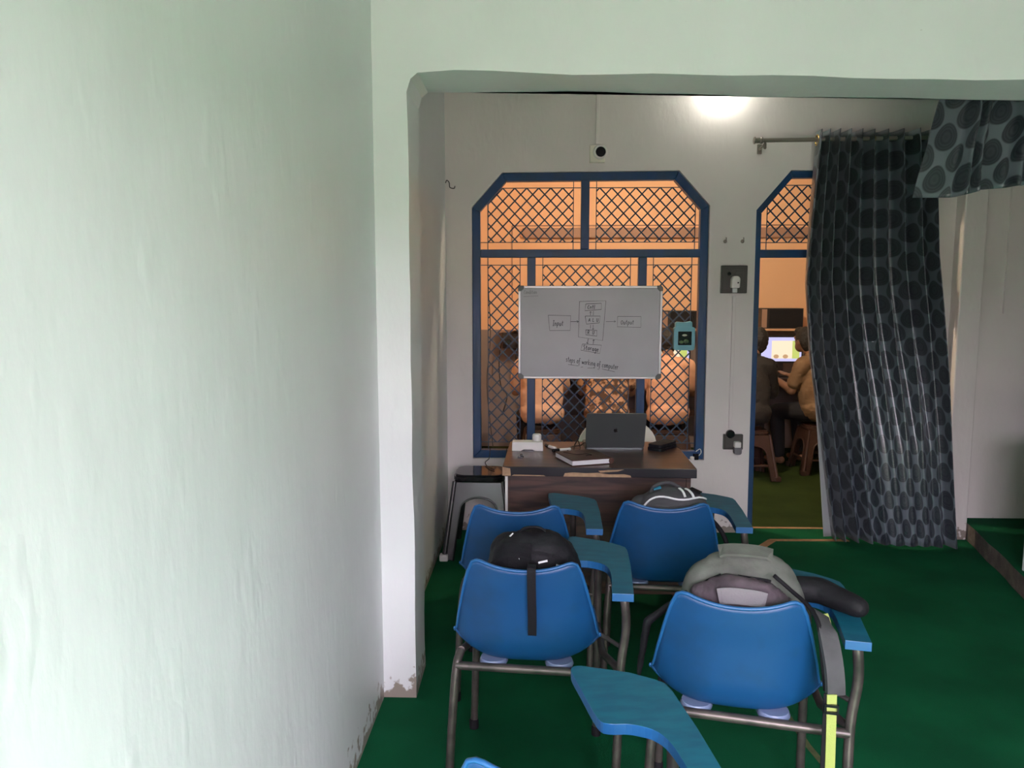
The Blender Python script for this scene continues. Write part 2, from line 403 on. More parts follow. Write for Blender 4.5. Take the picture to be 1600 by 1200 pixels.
def offset_poly(poly, d):
    """inset of a convex polygon given counter-clockwise"""
    n = len(poly); out = []
    ls = []
    for i in range(n):
        a, b = Vector(poly[i]), Vector(poly[(i + 1) % n]); t = (b - a).normalized(); ls.append((a + Vector((-t.y, t.x)) * d, t))
    for i in range(n):
        p, t = ls[i - 1]; q, u = ls[i]
        k = (q - p).cross(u) / t.cross(u) if abs(t.cross(u)) > 1e-9 else 0
        out.append(tuple(p + t * k))
    return out
def clip_line(poly, p, d):
    """segment of the line p + s d inside a convex ccw polygon"""
    lo, hi = -9, 9; n = len(poly)
    for i in range(n):
        a, b = Vector(poly[i]), Vector(poly[(i + 1) % n]); t = b - a; nn = Vector((-t.y, t.x)).normalized()
        den = nn.dot(d); num = nn.dot(p - a)
        if abs(den) < 1e-9:
            if num < 0: return None
        elif den > 0: lo = max(lo, -num / den)
        else: hi = min(hi, -num / den)
    return (p + d * lo, p + d * hi) if hi - lo > .012 else None
def clip_half(poly, a, b, c):
    """keep a x + b z <= c"""
    out = []; n = len(poly)
    for i in range(n):
        p, q = poly[i], poly[(i + 1) % n]; dp, dq = a * p[0] + b * p[1] - c, a * q[0] + b * q[1] - c
        if dp <= 0: out.append(p)
        if dp * dq < 0: k = dp / (dp - dq); out.append((p[0] + (q[0] - p[0]) * k, p[1] + (q[1] - p[1]) * k))
    return out
def rect_clip(poly, x0, x1, z0, z1):
    for h in ((-1, 0, -x0), (1, 0, x1), (0, -1, -z0), (0, 1, z1)): poly = clip_half(poly, *h)
    return poly
BAR = {}
def grille(root, inner, x0, x1, z0, z1, yg, mid=None):
    """border rods and a lattice of diagonal bars, each a piece of its own"""
    pane = rect_clip(inner, x0, x1, z0, z1)
    if len(pane) < 3: return
    g = bpy.data.objects.new('grille_panel', None); col.objects.link(g); g.parent = root
    def rod(p, q, w, dy=0, nm='grille_bar'):
        L = (q - p).length; key = (round(L, 2), w)
        d = q - p
        if key not in BAR:
            me = MB().box((0, 0, 0), (L, .005, w)).mesh('bar'); me.materials.append(M['blue_iron']); BAR[key] = me
        o = bpy.data.objects.new(nm, BAR[key]); col.objects.link(o); o.parent = g
        c = (p + q) / 2; o.location = (c.x, yg + dy, c.y); o.rotation_euler = (0, -math.atan2(d.y, d.x), 0)
    b = .047
    bx0, bx1, bz0, bz1 = x0 + b, x1 - b, z0 + b, z1 - b
    for p, d in ((Vector((bx0, 0)), Vector((0, 1))), (Vector((bx1, 0)), Vector((0, 1))), (Vector((0, bz0)), Vector((1, 0))), (Vector((0, bz1)), Vector((1, 0)))):
        s = clip_line(pane, p, d)
        if s: rod(*s, .005, nm='border_rod')
    lat = rect_clip(pane, bx0, bx1, bz0, bz1); st = .0775
    for sg, dy in ((1, .004), (-1, -.004)):
        d = Vector((1, sg * 1.05)).normalized()
        for k in range(-60, 60):
            s = clip_line(lat, Vector((bx0 + .02 + k * st, bz1)), d)
            if s: rod(*s, .0085, dy)
def frame_piece(root, poly, y0, y1, nm):
    MB().prism(poly, y0, y1, 'XZ').build(nm, 'blue_wood', root, bevel=.004)

w1 = bpy.data.objects.new('window_1', None); col.objects.link(w1); struct(w1, 'blue framed window with diamond grille and cut upper corners')
FW = .052; y0, y1 = YB + .03, YB + .09
win_in = offset_poly(WIN, FW)
for i in range(6):
    j = (i + 1) % 6; frame_piece(w1, [WIN[i], WIN[j], win_in[j], win_in[i]], y0, y1, 'frame_rail')
def bar_box(root, xa, xb, za, zb, nm): MB().box(((xa + xb) / 2, (y0 + y1) / 2 - .002, (za + zb) / 2), (xb - xa, y1 - y0 - .006, zb - za)).build(nm, 'blue_wood', root, bevel=.004)
bar_box(w1, win_in[0][0], win_in[1][0], 1.808, 1.860, 'transom')
bar_box(w1, .276, .330, 1.860, 2.296, 'mullion')
bar_box(w1, -.068, -.014, .540, 1.808, 'mullion')
bar_box(w1, .650, .704, .540, 1.808, 'mullion')
yg = YB + .075
grille(w1, win_in, win_in[0][0], .276, 1.860, 2.30, yg); grille(w1, win_in, .330, 1.06, 1.860, 2.30, yg)
grille(w1, win_in, win_in[0][0], -.068, .540, 1.808, yg); grille(w1, win_in, -.014, .650, .540, 1.808, yg); grille(w1, win_in, .704, 1.046, .540, 1.808, yg)

d1 = bpy.data.objects.new('door_1', None); col.objects.link(d1); struct(d1, 'blue wooden door frame with grilled transom light')
door_ccw = DOOR[::-1]                       # ccw: right foot first
dcc = [(2.40, 0), (2.40, 2.11), (2.20, 2.345), (1.590, 2.345), (1.382, 2.10), (1.392, 0)]
din = offset_poly(dcc, .042); din[0] = (din[0][0], 0); din[5] = (din[5][0], 0)
for i in range(5): frame_piece(d1, [dcc[i], dcc[i + 1], din[i + 1], din[i]], y0, y1, 'door_frame_post' if i in (0, 4) else 'door_frame_head')
bar_box(d1, din[4][0], din[1][0], 1.805, 1.855, 'transom')
grille(d1, din, din[4][0], 2.36, 1.855, 2.31, yg)

# right-hand alcove: pilaster, raised floor with broken edge, low white wall
struct(MB().box((2.690, 4.945, HC / 2), (.14, .11, HC)).build('wall_pilaster', 'white_wall', bevel=.008), 'narrow white pilaster right of the curtain')
mb = MB(); ed = []
for i in range(16):
    y = 3.0 + i * 2.0 / 15; ed.append((2.47 + (y - 3.7) * .245 + wob(y, 3, .02), y))
mb.prism(ed + [(XR, 5.0), (XR, 3.0)], .005, .115, 'XY', mi=1, mi_top=0)
struct(mb.build('floor_step', ['carpet', 'concrete']), 'raised green floor of the alcove with worn edge')
struct(MB().box((2.72, 3.42, .42), (.30, 1.22, .84)).build('wall_low', 'mint', bevel=.012), 'low white wall at the right edge')
tr_ = bpy.data.objects.new('trim_1', None); col.objects.link(tr_); struct(tr_)
for c, d in (((2.96, 4.992, 1.95), (.02, .016, 1.0)), ((3.5, 4.992, 1.46), (1.06, .016, .02)), ((3.5, 4.992, 2.44), (1.06, .016, .02))):
    MB().box(c, d).build('panel_moulding', 'white_wall', tr_)

# the computer room behind
struct(MB().box(((XL + XR) / 2, 8.02, HC / 2 + .61), (XR - XL, .18, HC - 1.22)).build('wall_far', 'peach'))
struct(MB().box(((XL + XR) / 2, 8.021, .61), (XR - XL, .18, 1.22)).build('wall_far_dado', 'dado'))
struct(MB().box((XL - .08, (5.13 + 8.1) / 2, HC / 2), (.16, 8.1 - 5.13, HC)).build('wall_left_rear', 'peach'))

# ------------------------------------------------------------------ lamps that light the place
b = thing('wall_bulb', 'glowing bulb high on the wall above window and doorway', 'light bulb', (1.14, 4.90, 2.86))
MB().box((0, .085, .05), (.09, .03, .09)).build('mounting_plate', 'white_plastic', b, bevel=.004)
MB().tube([(0, .085, .05), (0, .03, .045), (0, 0, .03)], .018, 10).build('holder', 'white_plastic', b, smooth=60)
MB().lathe([(.012, .0), (.022, -.012), (.03, -.035), (.03, -.055), (.018, -.075), (.004, -.08)], (0, 0, .02), 14).build('glass', 'bulb', b, smooth=180)
b = thing('ceiling_bulb', 'warm bulb hanging from the computer room ceiling', 'light bulb', (1.0, 5.42, 2.76))
MB().tube([(0, 0, .29), (0, 0, .08)], .005, 6).build('cord', 'white_plastic', b)
MB().lathe([(.018, .09), (.02, .04), (.02, .03)], (0, 0, 0), 12).build('holder', 'white_plastic', b)
MB().lathe([(.014, .03), (.03, .01), (.042, -.02), (.042, -.04), (.025, -.07), (.004, -.078)], (0, 0, 0), 14).build('glass', 'warm_bulb', b, smooth=180)

# ------------------------------------------------------------------ tablet-arm chairs
PROF = [(.225, .405), (.215, .432), (.17, .445), (.06, .430), (-.05, .420), (-.12, .420), (-.178, .440), (-.206, .490), (-.215, .56), (-.222, .63), (-.232, .70), (-.240, .765)]
HALF = [.190, .199, .208, .218, .225, .229, .228, .222, .211, .198, .185, .172]
CURL = [.0, .012, .024, .040, .058, .075, .085, .080, .060, .042, .032, .026]
def shell_grid():
    pr = crv([(p[0], p[1], 0) for p in PROF], 4); hw = crv([(h, c, 0) for h, c in zip(HALF, CURL)], 4)
    NU = 24; n = len(pr); V = []
    for i in range(n):
        p = pr[i]; t = (pr[min(i + 1, n - 1)] - pr[max(i - 1, 0)]).normalized(); nx, nz = t.y, -t.x      # sitter side
        row = []
        for j in range(NU + 1):
            u = -1 + 2 * j / NU; a = abs(u)
            k = i / (n - 1)
            y, z = p.x, p.y
            if k > .70:                       # shape of the upper edge: two shoulders, dip between, rounded corners
                f = ((k - .70) / .30) ** 1.5
                dz = -.024 * (1 - min(a / .78, 1) ** 2)
                if a > .80: dz -= .04 * (1 - math.sqrt(max(0, 1 - ((a - .80) / .20) ** 2)))
                z += dz * f
            c = hw[i].y * a ** 3.2
            row.append(Vector((u * hw[i].x, y + nx * c, z + nz * c)))
        V.append(row)
    return V, n, NU
def shell_mesh():
    V, n, NU = shell_grid(); mb = MB()
    mb.v = [tuple(p) for r in V for p in r]; w = NU + 1
    mb.f = [(i * w + j, i * w + j + 1, (i + 1) * w + j + 1, (i + 1) * w + j) for i in range(n - 1) for j in range(NU)]; mb.m = [0] * len(mb.f)
    edge = [V[i][0] for i in range(n)] + [V[n - 1][j] for j in range(1, NU)] + [V[i][NU] for i in range(n - 1, -1, -1)] + [V[0][j] for j in range(NU - 1, 0, -1)]
    return mb, edge
TABLET = crv([(.262, -.245), (.262, -.08), (.245, -.005), (.20, .028), (.155, .035), (.135, .06), (.124, .18), (.118, .262), (.126, .284), (.145, .287)], 4)[:-1]
TABLET = [(p.x, p.y) for p in [Vector((a, b, 0)) for a, b in [(q.x, q.y) for q in TABLET]]]
TABLET = [(.325, -.245)] + TABLET + [(.145, .287), (.25, .243), (.300, .205), (.318, .185), (.324, .15), (.328, 0)]
def make_chair(label):
    t = thing('tablet_chair', label, 'chair', group='blue tablet-arm chairs')
    mb, edge = shell_mesh()
    o = mb.build('seat_shell', 'chair_blue', t, smooth=180)
    sm = o.modifiers.new('s', 'SOLIDIFY'); sm.thickness = .006; sm.offset = 0
    MB().tube(edge, .0055, 6, closed=True).build('shell_rim', 'chair_rim', t, smooth=180)
    tb = MB().prism(TABLET, .662, .686, 'XY', mi=1, mi_top=0).build('writing_tablet', ['tablet_top', 'chair_rim'], t, bevel=.005)
    r = .0135
    MB().tube(crv([(-.232, -.255, .0), (-.222, -.225, .25), (-.212, -.20, .41), (-.203, -.165, .452)], 5), r).build('rear_leg', 'steel', t, smooth=60)
    MB().tube(crv([(.275, -.265, .0), (.285, -.235, .25), (.292, -.205, .44), (.306, -.20, .56), (.300, -.205, .648), (.293, -.19, .66)], 5), r).build('rear_leg', 'steel', t, smooth=60)
    MB().tube(crv([(-.215, .165, .0), (-.205, .165, .30), (-.2, .15, .40), (-.2, .12, .428)], 5), r).build('front_leg', 'steel', t, smooth=60)
    MB().tube(crv([(.225, .165, .0), (.225, .165, .30), (.225, .165, .50), (.225, .15, .648), (.235, .13, .66)], 5), r).build('front_leg', 'steel', t, smooth=60)
    MB().tube([(-.203, -.165, .452), (-.2, -.06, .418), (-.2, .12, .428)], r * .9).build('seat_rail', 'steel', t, smooth=60)
    MB().tube([(.290, -.205, .43), (.24, -.06, .412), (.225, .165, .412)], r * .9).build('seat_rail', 'steel', t, smooth=60)
    MB().tube([(-.212, -.20, .418), (.290, -.21, .418)], r).build('cross_bar', 'steel', t, smooth=60)
    MB().tube([(-.2, .13, .40), (.225, .165, .40)], r * .9).build('cross_bar', 'steel', t, smooth=60)
    MB().tube([(.19, -.06, .50), (.296, -.20, .50)], .007).build('arm_brace', 'steel', t, smooth=60)
    for x in (-.10, .105):
        MB().lathe([(.042, -.006), (.045, 0), (.04, .012)], (x, -.160, .423), 18).build('mounting_clip', 'mount', t, smooth=50)
    for x, y in ((-.232, -.255), (.275, -.265), (-.215, .165), (.225, .165)):
        MB().lathe([(.017, .0), (.017, .03), (.014, .034)], (x, y, 0), 10).build('rubber_foot', 'black_flat', t, smooth=50)
    return t
CHAIRS = [((-.022, 2.445, 0), -4, 'blue tablet-arm chair with the black backpack on its seat'),
          ((.578, 2.185, 0), -12, 'blue tablet-arm chair with the large olive and mauve-grey backpack on it'),
          ((-.072, 3.065, 0), -1, 'empty blue tablet-arm chair beside the silver stool, in front of the desk'),
          ((.515, 3.125, 0), -5, 'blue tablet-arm chair holding the grey backpack with white reflective stripes'),
          ((.060, 1.440, 0), -5, 'nearest blue tablet-arm chair, mostly cut off by the lower frame edge')]
c0 = make_chair(CHAIRS[0][2]); c0.location = CHAIRS[0][0]; c0.rotation_euler = (0, 0, R(CHAIRS[0][1]))
for p, a, l in CHAIRS[1:]: last = dup(c0, p, R(a), l)
for ch in last.children:                      # the nearest chair's tablet has worked loose and swung inwards
    if ch.name.startswith('writing_tablet'):
        pv = Vector((.293, -.2, 0)); rm = Matrix.Rotation(R(13), 3, 'Z')
        ch.rotation_euler = (0, 0, R(13)); ch.location = pv - rm @ pv + Vector((-.02, .055, 0))

# ------------------------------------------------------------------ backpacks
def surf_pt(o, frm, to):
    """point and normal where a ray towards the bag meets it (local space)"""
    ok, p, nn, _ = o.ray_cast(Vector(frm), (Vector(to) - Vector(frm)).normalized()); return (p, nn) if ok else (Vector(to), Vector((0, -1, 0)))
OFF = .008
def on_bag(o, pts, w, th, name, mt, parent, c, off=OFF):
    """webbing or piping laid on the bag: every point is dropped onto the surface towards c"""
    P = []; N = []
    bpy.context.view_layer.update()
    for q in crv(pts, 5):
        d = (Vector(q) - Vector(c)); p, nn = surf_pt(o, Vector(c) + d.normalized() * .9, c); P.append(p + nn * off); N.append(nn)
    return MB().band(P, N, w, th).build(name, mt, parent)
PEND = []
def crumple(o, amp, sc, seed, add=0.):
    for v in o.data.vertices:
        p = Vector(v.co) * sc + Vector((seed, seed * 2, 0))
        d = noise.noise(p) * amp + abs(noise.noise(p * 2.3)) * amp * .8
        v.co += v.normal * (d + add)
    o.data.update()

# black backpack on the left near chair
t = thing('backpack', 'black nylon backpack sitting on the chair, one strap hanging over its back', 'backpack', (-.006, 2.388, .447), R(-4), 'backpacks on the chairs')
o = MB().ball((0, -.005, .18), (.148, .082, .175), .62).ball((0.01, -.02, .265), (.115, .075, .110), .9).ball((-.08, .02, .245), (.075, .06, .11)).ball((0, .07, .10), (.12, .06, .09), .7).build('body', 'black_fab', t, remesh=.009, smooth_it=8)
PEND.append((o, .007, 14, 3))
C0 = (0, 0, .2)
on_bag(o, [(-.14, -.06, .27), (-.06, -.09, .33), (.06, -.09, .32), (.145, -.05, .26)], .010, .003, 'zip', 'black_flat', t, C0)
on_bag(o, [(-.045, -.10, .28), (-.040, -.08, .36)], .075, .003, 'back_panel', 'black_flat', t, C0)
on_bag(o, [(.02, -.10, .30), (.05, -.10, .31)], .006, .003, 'reflective_tab', 'reflect', t, C0)
on_bag(o, [(-.07, -.10, .32), (-.045, -.10, .316)], .005, .003, 'reflective_tab', 'reflect', t, C0)
on_bag(o, [(.075, -.09, .29), (.105, -.09, .288)], .006, .003, 'reflective_tab', 'reflect', t, C0)
on_bag(o, [(-.10, -.05, .40), (-.095, -.04, .43)], .005, .003, 'reflective_tab', 'reflect', t, C0)
on_bag(o, [(.0, -.10, .20), (.0, -.10, .29)], .006, .004, 'seam', 'black_flat', t, C0)
MB().tube(crv([(-.05, -.02, .345), (-.03, -.03, .378), (.02, -.03, .380), (.045, -.02, .348)], 5), .010, 8, flat=.5).build('grab_handle', 'black_fab', t, smooth=180)
S = [(.005, -.075, .25), (.005, -.13, .29), (.005, -.168, .313), (.005, -.192, .314), (.005, -.205, .298), (.006, -.202, .22), (.007, -.190, .15), (.006, -.180, .095)]
MB().band(crv(S, 4), [Vector((0, -.3, 1))] * 12 + [Vector((0, -1, .1))] * 17, .026, .003).build('strap', 'black_flat', t)

# olive and mauve backpack on the right near chair
t = thing('backpack', 'large crumpled olive and mauve-grey backpack with lime webbing strap', 'backpack', (.590, 2.152, .447), R(-12), 'backpacks on the chairs')
o = MB().ball((.0, -.02, .185), (.172, .07, .18), .65).ball((0.005, -.01, .285), (.14, .06, .105), .85).build('body', 'olive_fab', t, remesh=.010, smooth_it=6)
PEND.append((o, .009, 10, 8))
f = MB().ball((-.005, -.105, .155), (.165, .055, .148), .7).ball((-.005, -.105, .245), (.142, .050, .095), .8).build('front_pocket', 'mauve_fab', t, remesh=.008, smooth_it=5)
PEND.append((f, .019, 15, 21))
on_bag(f, [(-.085, -.16, .325), (-.02, -.165, .337), (.065, -.16, .322)], .042, .004, 'pale_flap', 'pale_grey_fab', t, (0, -.09, .2), .014)
on_bag(o, [(-.075, -.03, .41), (.0, -.035, .43), (.085, -.03, .40)], .048, .008, 'top_flap', 'olive_fab', t, (0, -.01, .2), .008)
on_bag(o, [(-.17, -.08, .25), (-.13, -.09, .32), (-.07, -.09, .36)], .024, .005, 'side_strap', 'black_flat', t, (0, -.01, .18))
on_bag(o, [(-.02, -.085, .37), (.03, -.09, .378), (.085, -.085, .36)], .012, .005, 'zip', 'black_flat', t, (0, -.02, .15))
MB().tube(crv([(.075, -.12, .36), (.12, -.13, .325), (.160, -.175, .302), (.178, -.228, .275), (.186, -.246, .20), (.196, -.258, .12)], 5), .006, 6).build('piping', 'black_flat', t, smooth=180)
mb = MB().cap((.12, .0, .285), .036, (.21, .01, .282), .038).cap((.21, .01, .282), .038, (.298, -.075, .275), .030)
mb.build('shoulder_pad', 'black_fab', t, remesh=.008, smooth_it=6)
MB().band(crv([(.188, -.150, .282), (.195, -.222, .262), (.207, -.250, .20), (.212, -.262, .155), (.214, -.266, .118)], 5), Vector((.35, -1, .2)), .046, .014).build('padded_strap', 'grey_fab', t, smooth=60)
MB().band(crv([(.214, -.09, .255), (.222, -.11, .222), (.212, -.125, .195), (.20, -.12, .19)], 4), Vector((.2, -1, .1)), .012, .003).build('lime_loop', 'yellow_web', t)
MB().band(crv([(.206, -.283, .125), (.208, -.284, .02), (.212, -.278, -.18)], 5), Vector((.2, -1, 0)), .024, .003).build('lime_webbing', 'yellow_web', t)
MB().band(crv([(.193, -.280, .125), (.193, -.281, .02), (.194, -.276, -.18)], 5), Vector((.2, -1, 0)), .012, .003).build('black_webbing', 'black_flat', t)
bk = MB()
for z in (.098, .080): bk.box((.206, -.290, z), (.032, .007, .006))
bk.box((.191, -.290, .089), (.004, .007, .026)).box((.221, -.290, .089), (.004, .007, .026)); bk.build('buckle', 'gloss_black', t)
mb = MB().cap((-.15, -.06, .27), .010, (-.262, -.06, .17), .014).cap((-.262, -.06, .17), .014, (-.285, -.04, .0), .010)
mb.build('shoulder_strap', 'black_fab', t, remesh=.008, smooth_it=4)

# grey striped backpack on the right far chair
t = thing('backpack', 'grey backpack with white reflective stripes on the chair nearest the doorway wall', 'backpack', (.545, 3.075, .447), R(-5), 'backpacks on the chairs')
o = MB().ball((.010, -.02, .17), (.148, .082, .165), .6).ball((-.01, .0, .26), (.10, .075, .085), .9).ball((-.12, .0, .17), (.06, .07, .13)).build('body', 'grey_fab', t, remesh=.010, smooth_it=6)
PEND.append((o, .007, 12, 5))
Cc = (0, 0, .18)
on_bag(o, [(-.15, -.09, .22), (-.12, -.09, .30), (-.06, -.09, .335), (.05, -.10, .33), (.16, -.06, .33)], .007, .003, 'reflective_piping', 'reflect', t, Cc)
for x in (.055, .095): on_bag(o, [(x, -.09, .335), (x - .012, -.055, .42)], .009, .004, 'reflective_stripe', 'reflect', t, Cc)
on_bag(o, [(.105, -.06, .36), (.15, -.02, .40)], .045, .004, 'mesh_panel', 'black_flat', t, Cc)
MB().tube(crv([(-.085, -.02, .300), (-.07, -.03, .345), (-.01, -.02, .360), (.05, 0, .325)], 5), .011, 8, flat=.6).build('grab_handle', 'grey_fab', t, smooth=180)
on_bag(o, [(-.085, -.04, .36), (-.06, -.04, .40)], .025, .006, 'teal_tab', 'teal_fab', t, Cc)
MB().tube(crv([(.13, -.05, .25), (.19, -.12, .19), (.22, -.15, .10)], 5), .009, 6, flat=.5).build('side_strap', 'black_flat', t, smooth=180)

for q in PEND: crumple(*q)

# ------------------------------------------------------------------ desk and what lies on it
t = thing('office_desk', 'dark walnut laminate desk with chipped front edge below the window', 'desk', (.29, 3.9, 0))
# local: x -.455..+.46, y -.315..+.35
top = [(-.455, -.305), (.455, -.335), (.462, -.325), (.470, .16), (.45, .25), (.40, .32), (.33, .35), (-.44, .33)]
MB().prism(top, .722, .75, 'XY').build('desk_top', 'desk_top', t, bevel=.003)
MB().prism([(-.455, -.311), (.460, -.341), (.460, -.331), (-.455, -.301)], .706, .749, 'XY').build('front_edge_band', 'desk_edge', t, bevel=.002)
def chip(pts, nm='chipped_patch'):
    MB().prism(pts, 0, .004, 'XZ').build(nm, 'chip', t, loc=(0, -.3300, 0)).rotation_euler = (0, 0, R(-1.9))
chip([(-.455, .707), (-.415, .707), (-.418, .742), (-.455, .749)])
chip([(-.165, .707), (.155, .707), (.15, .716), (.12, .722), (.05, .720), (.0, .727), (-.06, .724), (-.12, .727), (-.158, .723)])
chip([(.01, .728), (.09, .735), (.12, .744), (.05, .741), (.0, .736)])
chip([(-.41, .707), (-.25, .707), (-.26, .711), (-.40, .712)])
MB().box((0, -.285, .42), (.85, .018, .60)).build('modesty_panel', 'desk_panel', t, bevel=.002)
for x in (-.43, .43): MB().box((x, -.01, .361), (.022, .58, .722)).build('side_panel', 'desk_panel', t, bevel=.002)
MB().box((-.436, -.297, .40), (.012, .012, .60)).build('edge_strip', 'white_plastic', t)

DZ = .75
t = thing('laptop', 'open grey laptop with its lid towards the viewer on the desk', 'laptop', (.410, 4.02, DZ), R(.5))
MB().prism(rrect(.31, .215, .012, c=(0, .108)), .0, .014, 'XY').build('base', 'laptop', t, bevel=.002)
kb = MB()
for i in range(12):
    for j in range(5): kb.box((-.121 + i * .022, .055 + j * .019, .0146), (.018, .015, .0016))
kb = kb.build('keyboard', 'gloss_black', t)
lid = thing('lid', '', '', (0, 0, 0)); del lid['label'], lid['category']; lid.parent = t; lid.location = (0, .004, .012); lid.rotation_euler = (R(23), 0, 0)
MB().prism(rrect(.31, .212, .012, c=(0, .106)), -.006, .0, 'XZ').build('lid_shell', 'laptop', lid, bevel=.002)
MB().prism(rrect(.296, .196, .006, c=(0, .106)), .0002, .0010, 'XZ').build('display', 'glass_dark', lid)
ap = [(0, .62), (.12, .70), (.30, .70), (.44, .60), (.36, .46), (.34, .30), (.42, .14), (.50, .08), (.40, -.16), (.26, -.32), (.12, -.32), (0, -.26),
      (-.12, -.32), (-.26, -.32), (-.42, -.12), (-.50, .14), (-.50, .38), (-.42, .58), (-.28, .70), (-.12, .70)]
sc = .021
MB().prism([(x * sc, .108 + (z - .18) * sc) for x, z in ap], -.0068, -.0062, 'XZ').build('lid_emblem', 'logo', lid)
MB().prism([(x * sc, .108 + (z - .18) * sc) for x, z in [(.0, .74), (.02, .90), (.12, 1.02), (.22, 1.04), (.20, .90), (.10, .78)]], -.0068, -.0062, 'XZ').build('lid_emblem', 'logo', lid)

t = thing('notebook', 'brown leather notebook with white pages lying on the desk edge', 'notebook', (.225, 3.735, DZ), R(20))
MB().box((0, .0, .003), (.205, .225, .004)).build('cover', 'leather', t, bevel=.001)
MB().box((-.001, -.002, .0155), (.199, .219, .021)).build('page_block', 'paper', t)
MB().box((0, .0, .0285), (.205, .225, .005)).build('cover', 'leather', t, bevel=.0015)
MB().tube([(.103, -.112, .016), (.103, .112, .016)], .0145, 10).build('spine', 'leather', t, smooth=60)
MB().tube(crv([(-.07, .08, .032), (-.03, .0, .033), (.02, .01, .033), (.035, -.03, .033), (.0, -.04, .033)], 5), .0018, 5).build('ribbon', 'gloss_black', t)

t = thing('router_box', 'white plastic box with round cap at the left end of the desk', 'box', (-.050, 4.00, DZ), R(-1))
MB().prism([(-.082, 0), (-.035, 0), (-.02, .007), (.025, .007), (.04, 0), (.082, 0), (.080, .047), (-.080, .047)], -.035, .035, 'XZ').build('body', 'white_plastic', t, bevel=.003)
MB().prism([(-.035, 0), (-.02, .0065), (.025, .0065), (.04, 0)], -.034, .034, 'XZ').build('finger_slot', 'gloss_black', t)
MB().lathe([(.020, 0), (.024, .004), (.024, .030), (.020, .036), (.012, .038)], (.048, .01, .047), 16).build('round_cap', 'white_plastic', t, smooth=50)
def marker(loc, rz, label):
    t = thing('marker_pen', label, 'marker', loc, rz, 'whiteboard markers on the desk')
    MB().lathe([(.007, -.045), (.0085, -.043), (.0085, .022), (.008, .024)], (0, 0, .009), 12, axis='X').build('barrel', 'white_plastic', t, smooth=50)
    MB().lathe([(.0088, .022), (.0088, .058), (.006, .062)], (0, 0, .009), 12, axis='X').build('cap', 'gloss_black', t, smooth=50)
marker((.075, 4.03, DZ), R(118), 'white marker with black cap beside the white box')
marker((.135, 3.96, DZ), R(205), 'white marker with black cap behind the leather notebook')
def cable_obj(name, pts, r, label, mt='cable', cat='cable'):
    return tag(MB().tube(crv(pts, 6), r, 6).build(name, mt, None, smooth=180), label, cat)
cable_obj('earphone_cable', [(.19, 3.93, .755), (.20, 4.02, .775), (.215, 4.0, .80), (.225, 3.96, .77), (.215, 3.91, .755), (.25, 3.93, .76), (.255, 4.0, .79), (.23, 4.05, .765), (.20, 4.08, .755), (.17, 4.02, .757), (.16, 3.95, .755)], .003, 'tangled black cable beside the laptop')
tag(MB().prism([(-.06, -.03), (.05, -.035), (.065, .01), (.03, .03), (-.05, .03)], 0, .004, 'XY').build('paper_slip', 'chip', None, loc=(.19, 3.87, DZ)), 'small tan card under the cable by the notebook', 'card')
t = thing('wallet', 'black wallet lying on the desk right of the laptop', 'wallet', (.668, 4.06, DZ), R(52))
MB().prism(rrect(.185, .085, .018), 0, .016, 'XY').build('flap', 'black_fab', t, bevel=.004)
MB().prism(rrect(.18, .08, .018), .018, .034, 'XY').build('flap', 'black_fab', t, bevel=.005)
tag(MB().box((0, 0, .004), (.03, .022, .008)).box((.003, .004, .012), (.016, .012, .008)).build('binder_clip', 'gloss_black', None, loc=(-.082, 3.80, DZ), bevel=.002), 'tiny black clip on the left of the desk top', 'clip')

# chargers on the window sill
t = thing('charger', 'black and white charger plug lying on the window sill', 'charger', (1.045, 5.012, .488), R(20))
MB().box((0, 0, .02), (.03, .03, .04)).build('plug_body', 'gloss_black', t, bevel=.004)
MB().box((-.03, -.005, .012), (.022, .022, .024)).build('plug_body', 'white_plastic', t, bevel=.004)
MB().tube(crv([(.015, 0, .02), (.035, -.006, .045), (.03, 0, .07), (.0, 0, .055)], 5), .003, 6).build('cord', 'white_plastic', t, smooth=180)

# white plastic chair behind the desk
t = thing('plastic_armchair', 'cream white plastic chair behind the laptop', 'chair', (.510, 4.60, 0), R(180))
mb = MB(); n = 20
pts = [(math.cos(math.pi * k / n), math.sin(math.pi * k / n)) for k in range(n + 1)]
poly = [(.245, .42)] + [(.25 * c, .60 + .195 * s ** .85) for c, s in pts] + [(-.245, .42)]
mb.prism(poly, -.25, -.236, 'XZ'); mb.build('backrest', 'cream_plastic', t, bevel=.005)
MB().prism(rrect(.44, .44, .06), .415, .432, 'XY').build('seat', 'cream_plastic', t, bevel=.005)
for sx in (-1, 1):
    for sy in (-1, 1): MB().tube([(sx * .20, sy * .20, .42), (sx * .23, sy * .24, 0)], [.025, .018], 8).build('leg', 'cream_plastic', t, smooth=60)
    MB().tube(crv([(sx * .215, -.24, .60), (sx * .235, -.1, .63), (sx * .235, .12, .62), (sx * .225, .20, .43)], 5), .018, 8, flat=1.4).build('armrest', 'cream_plastic', t, smooth=180)

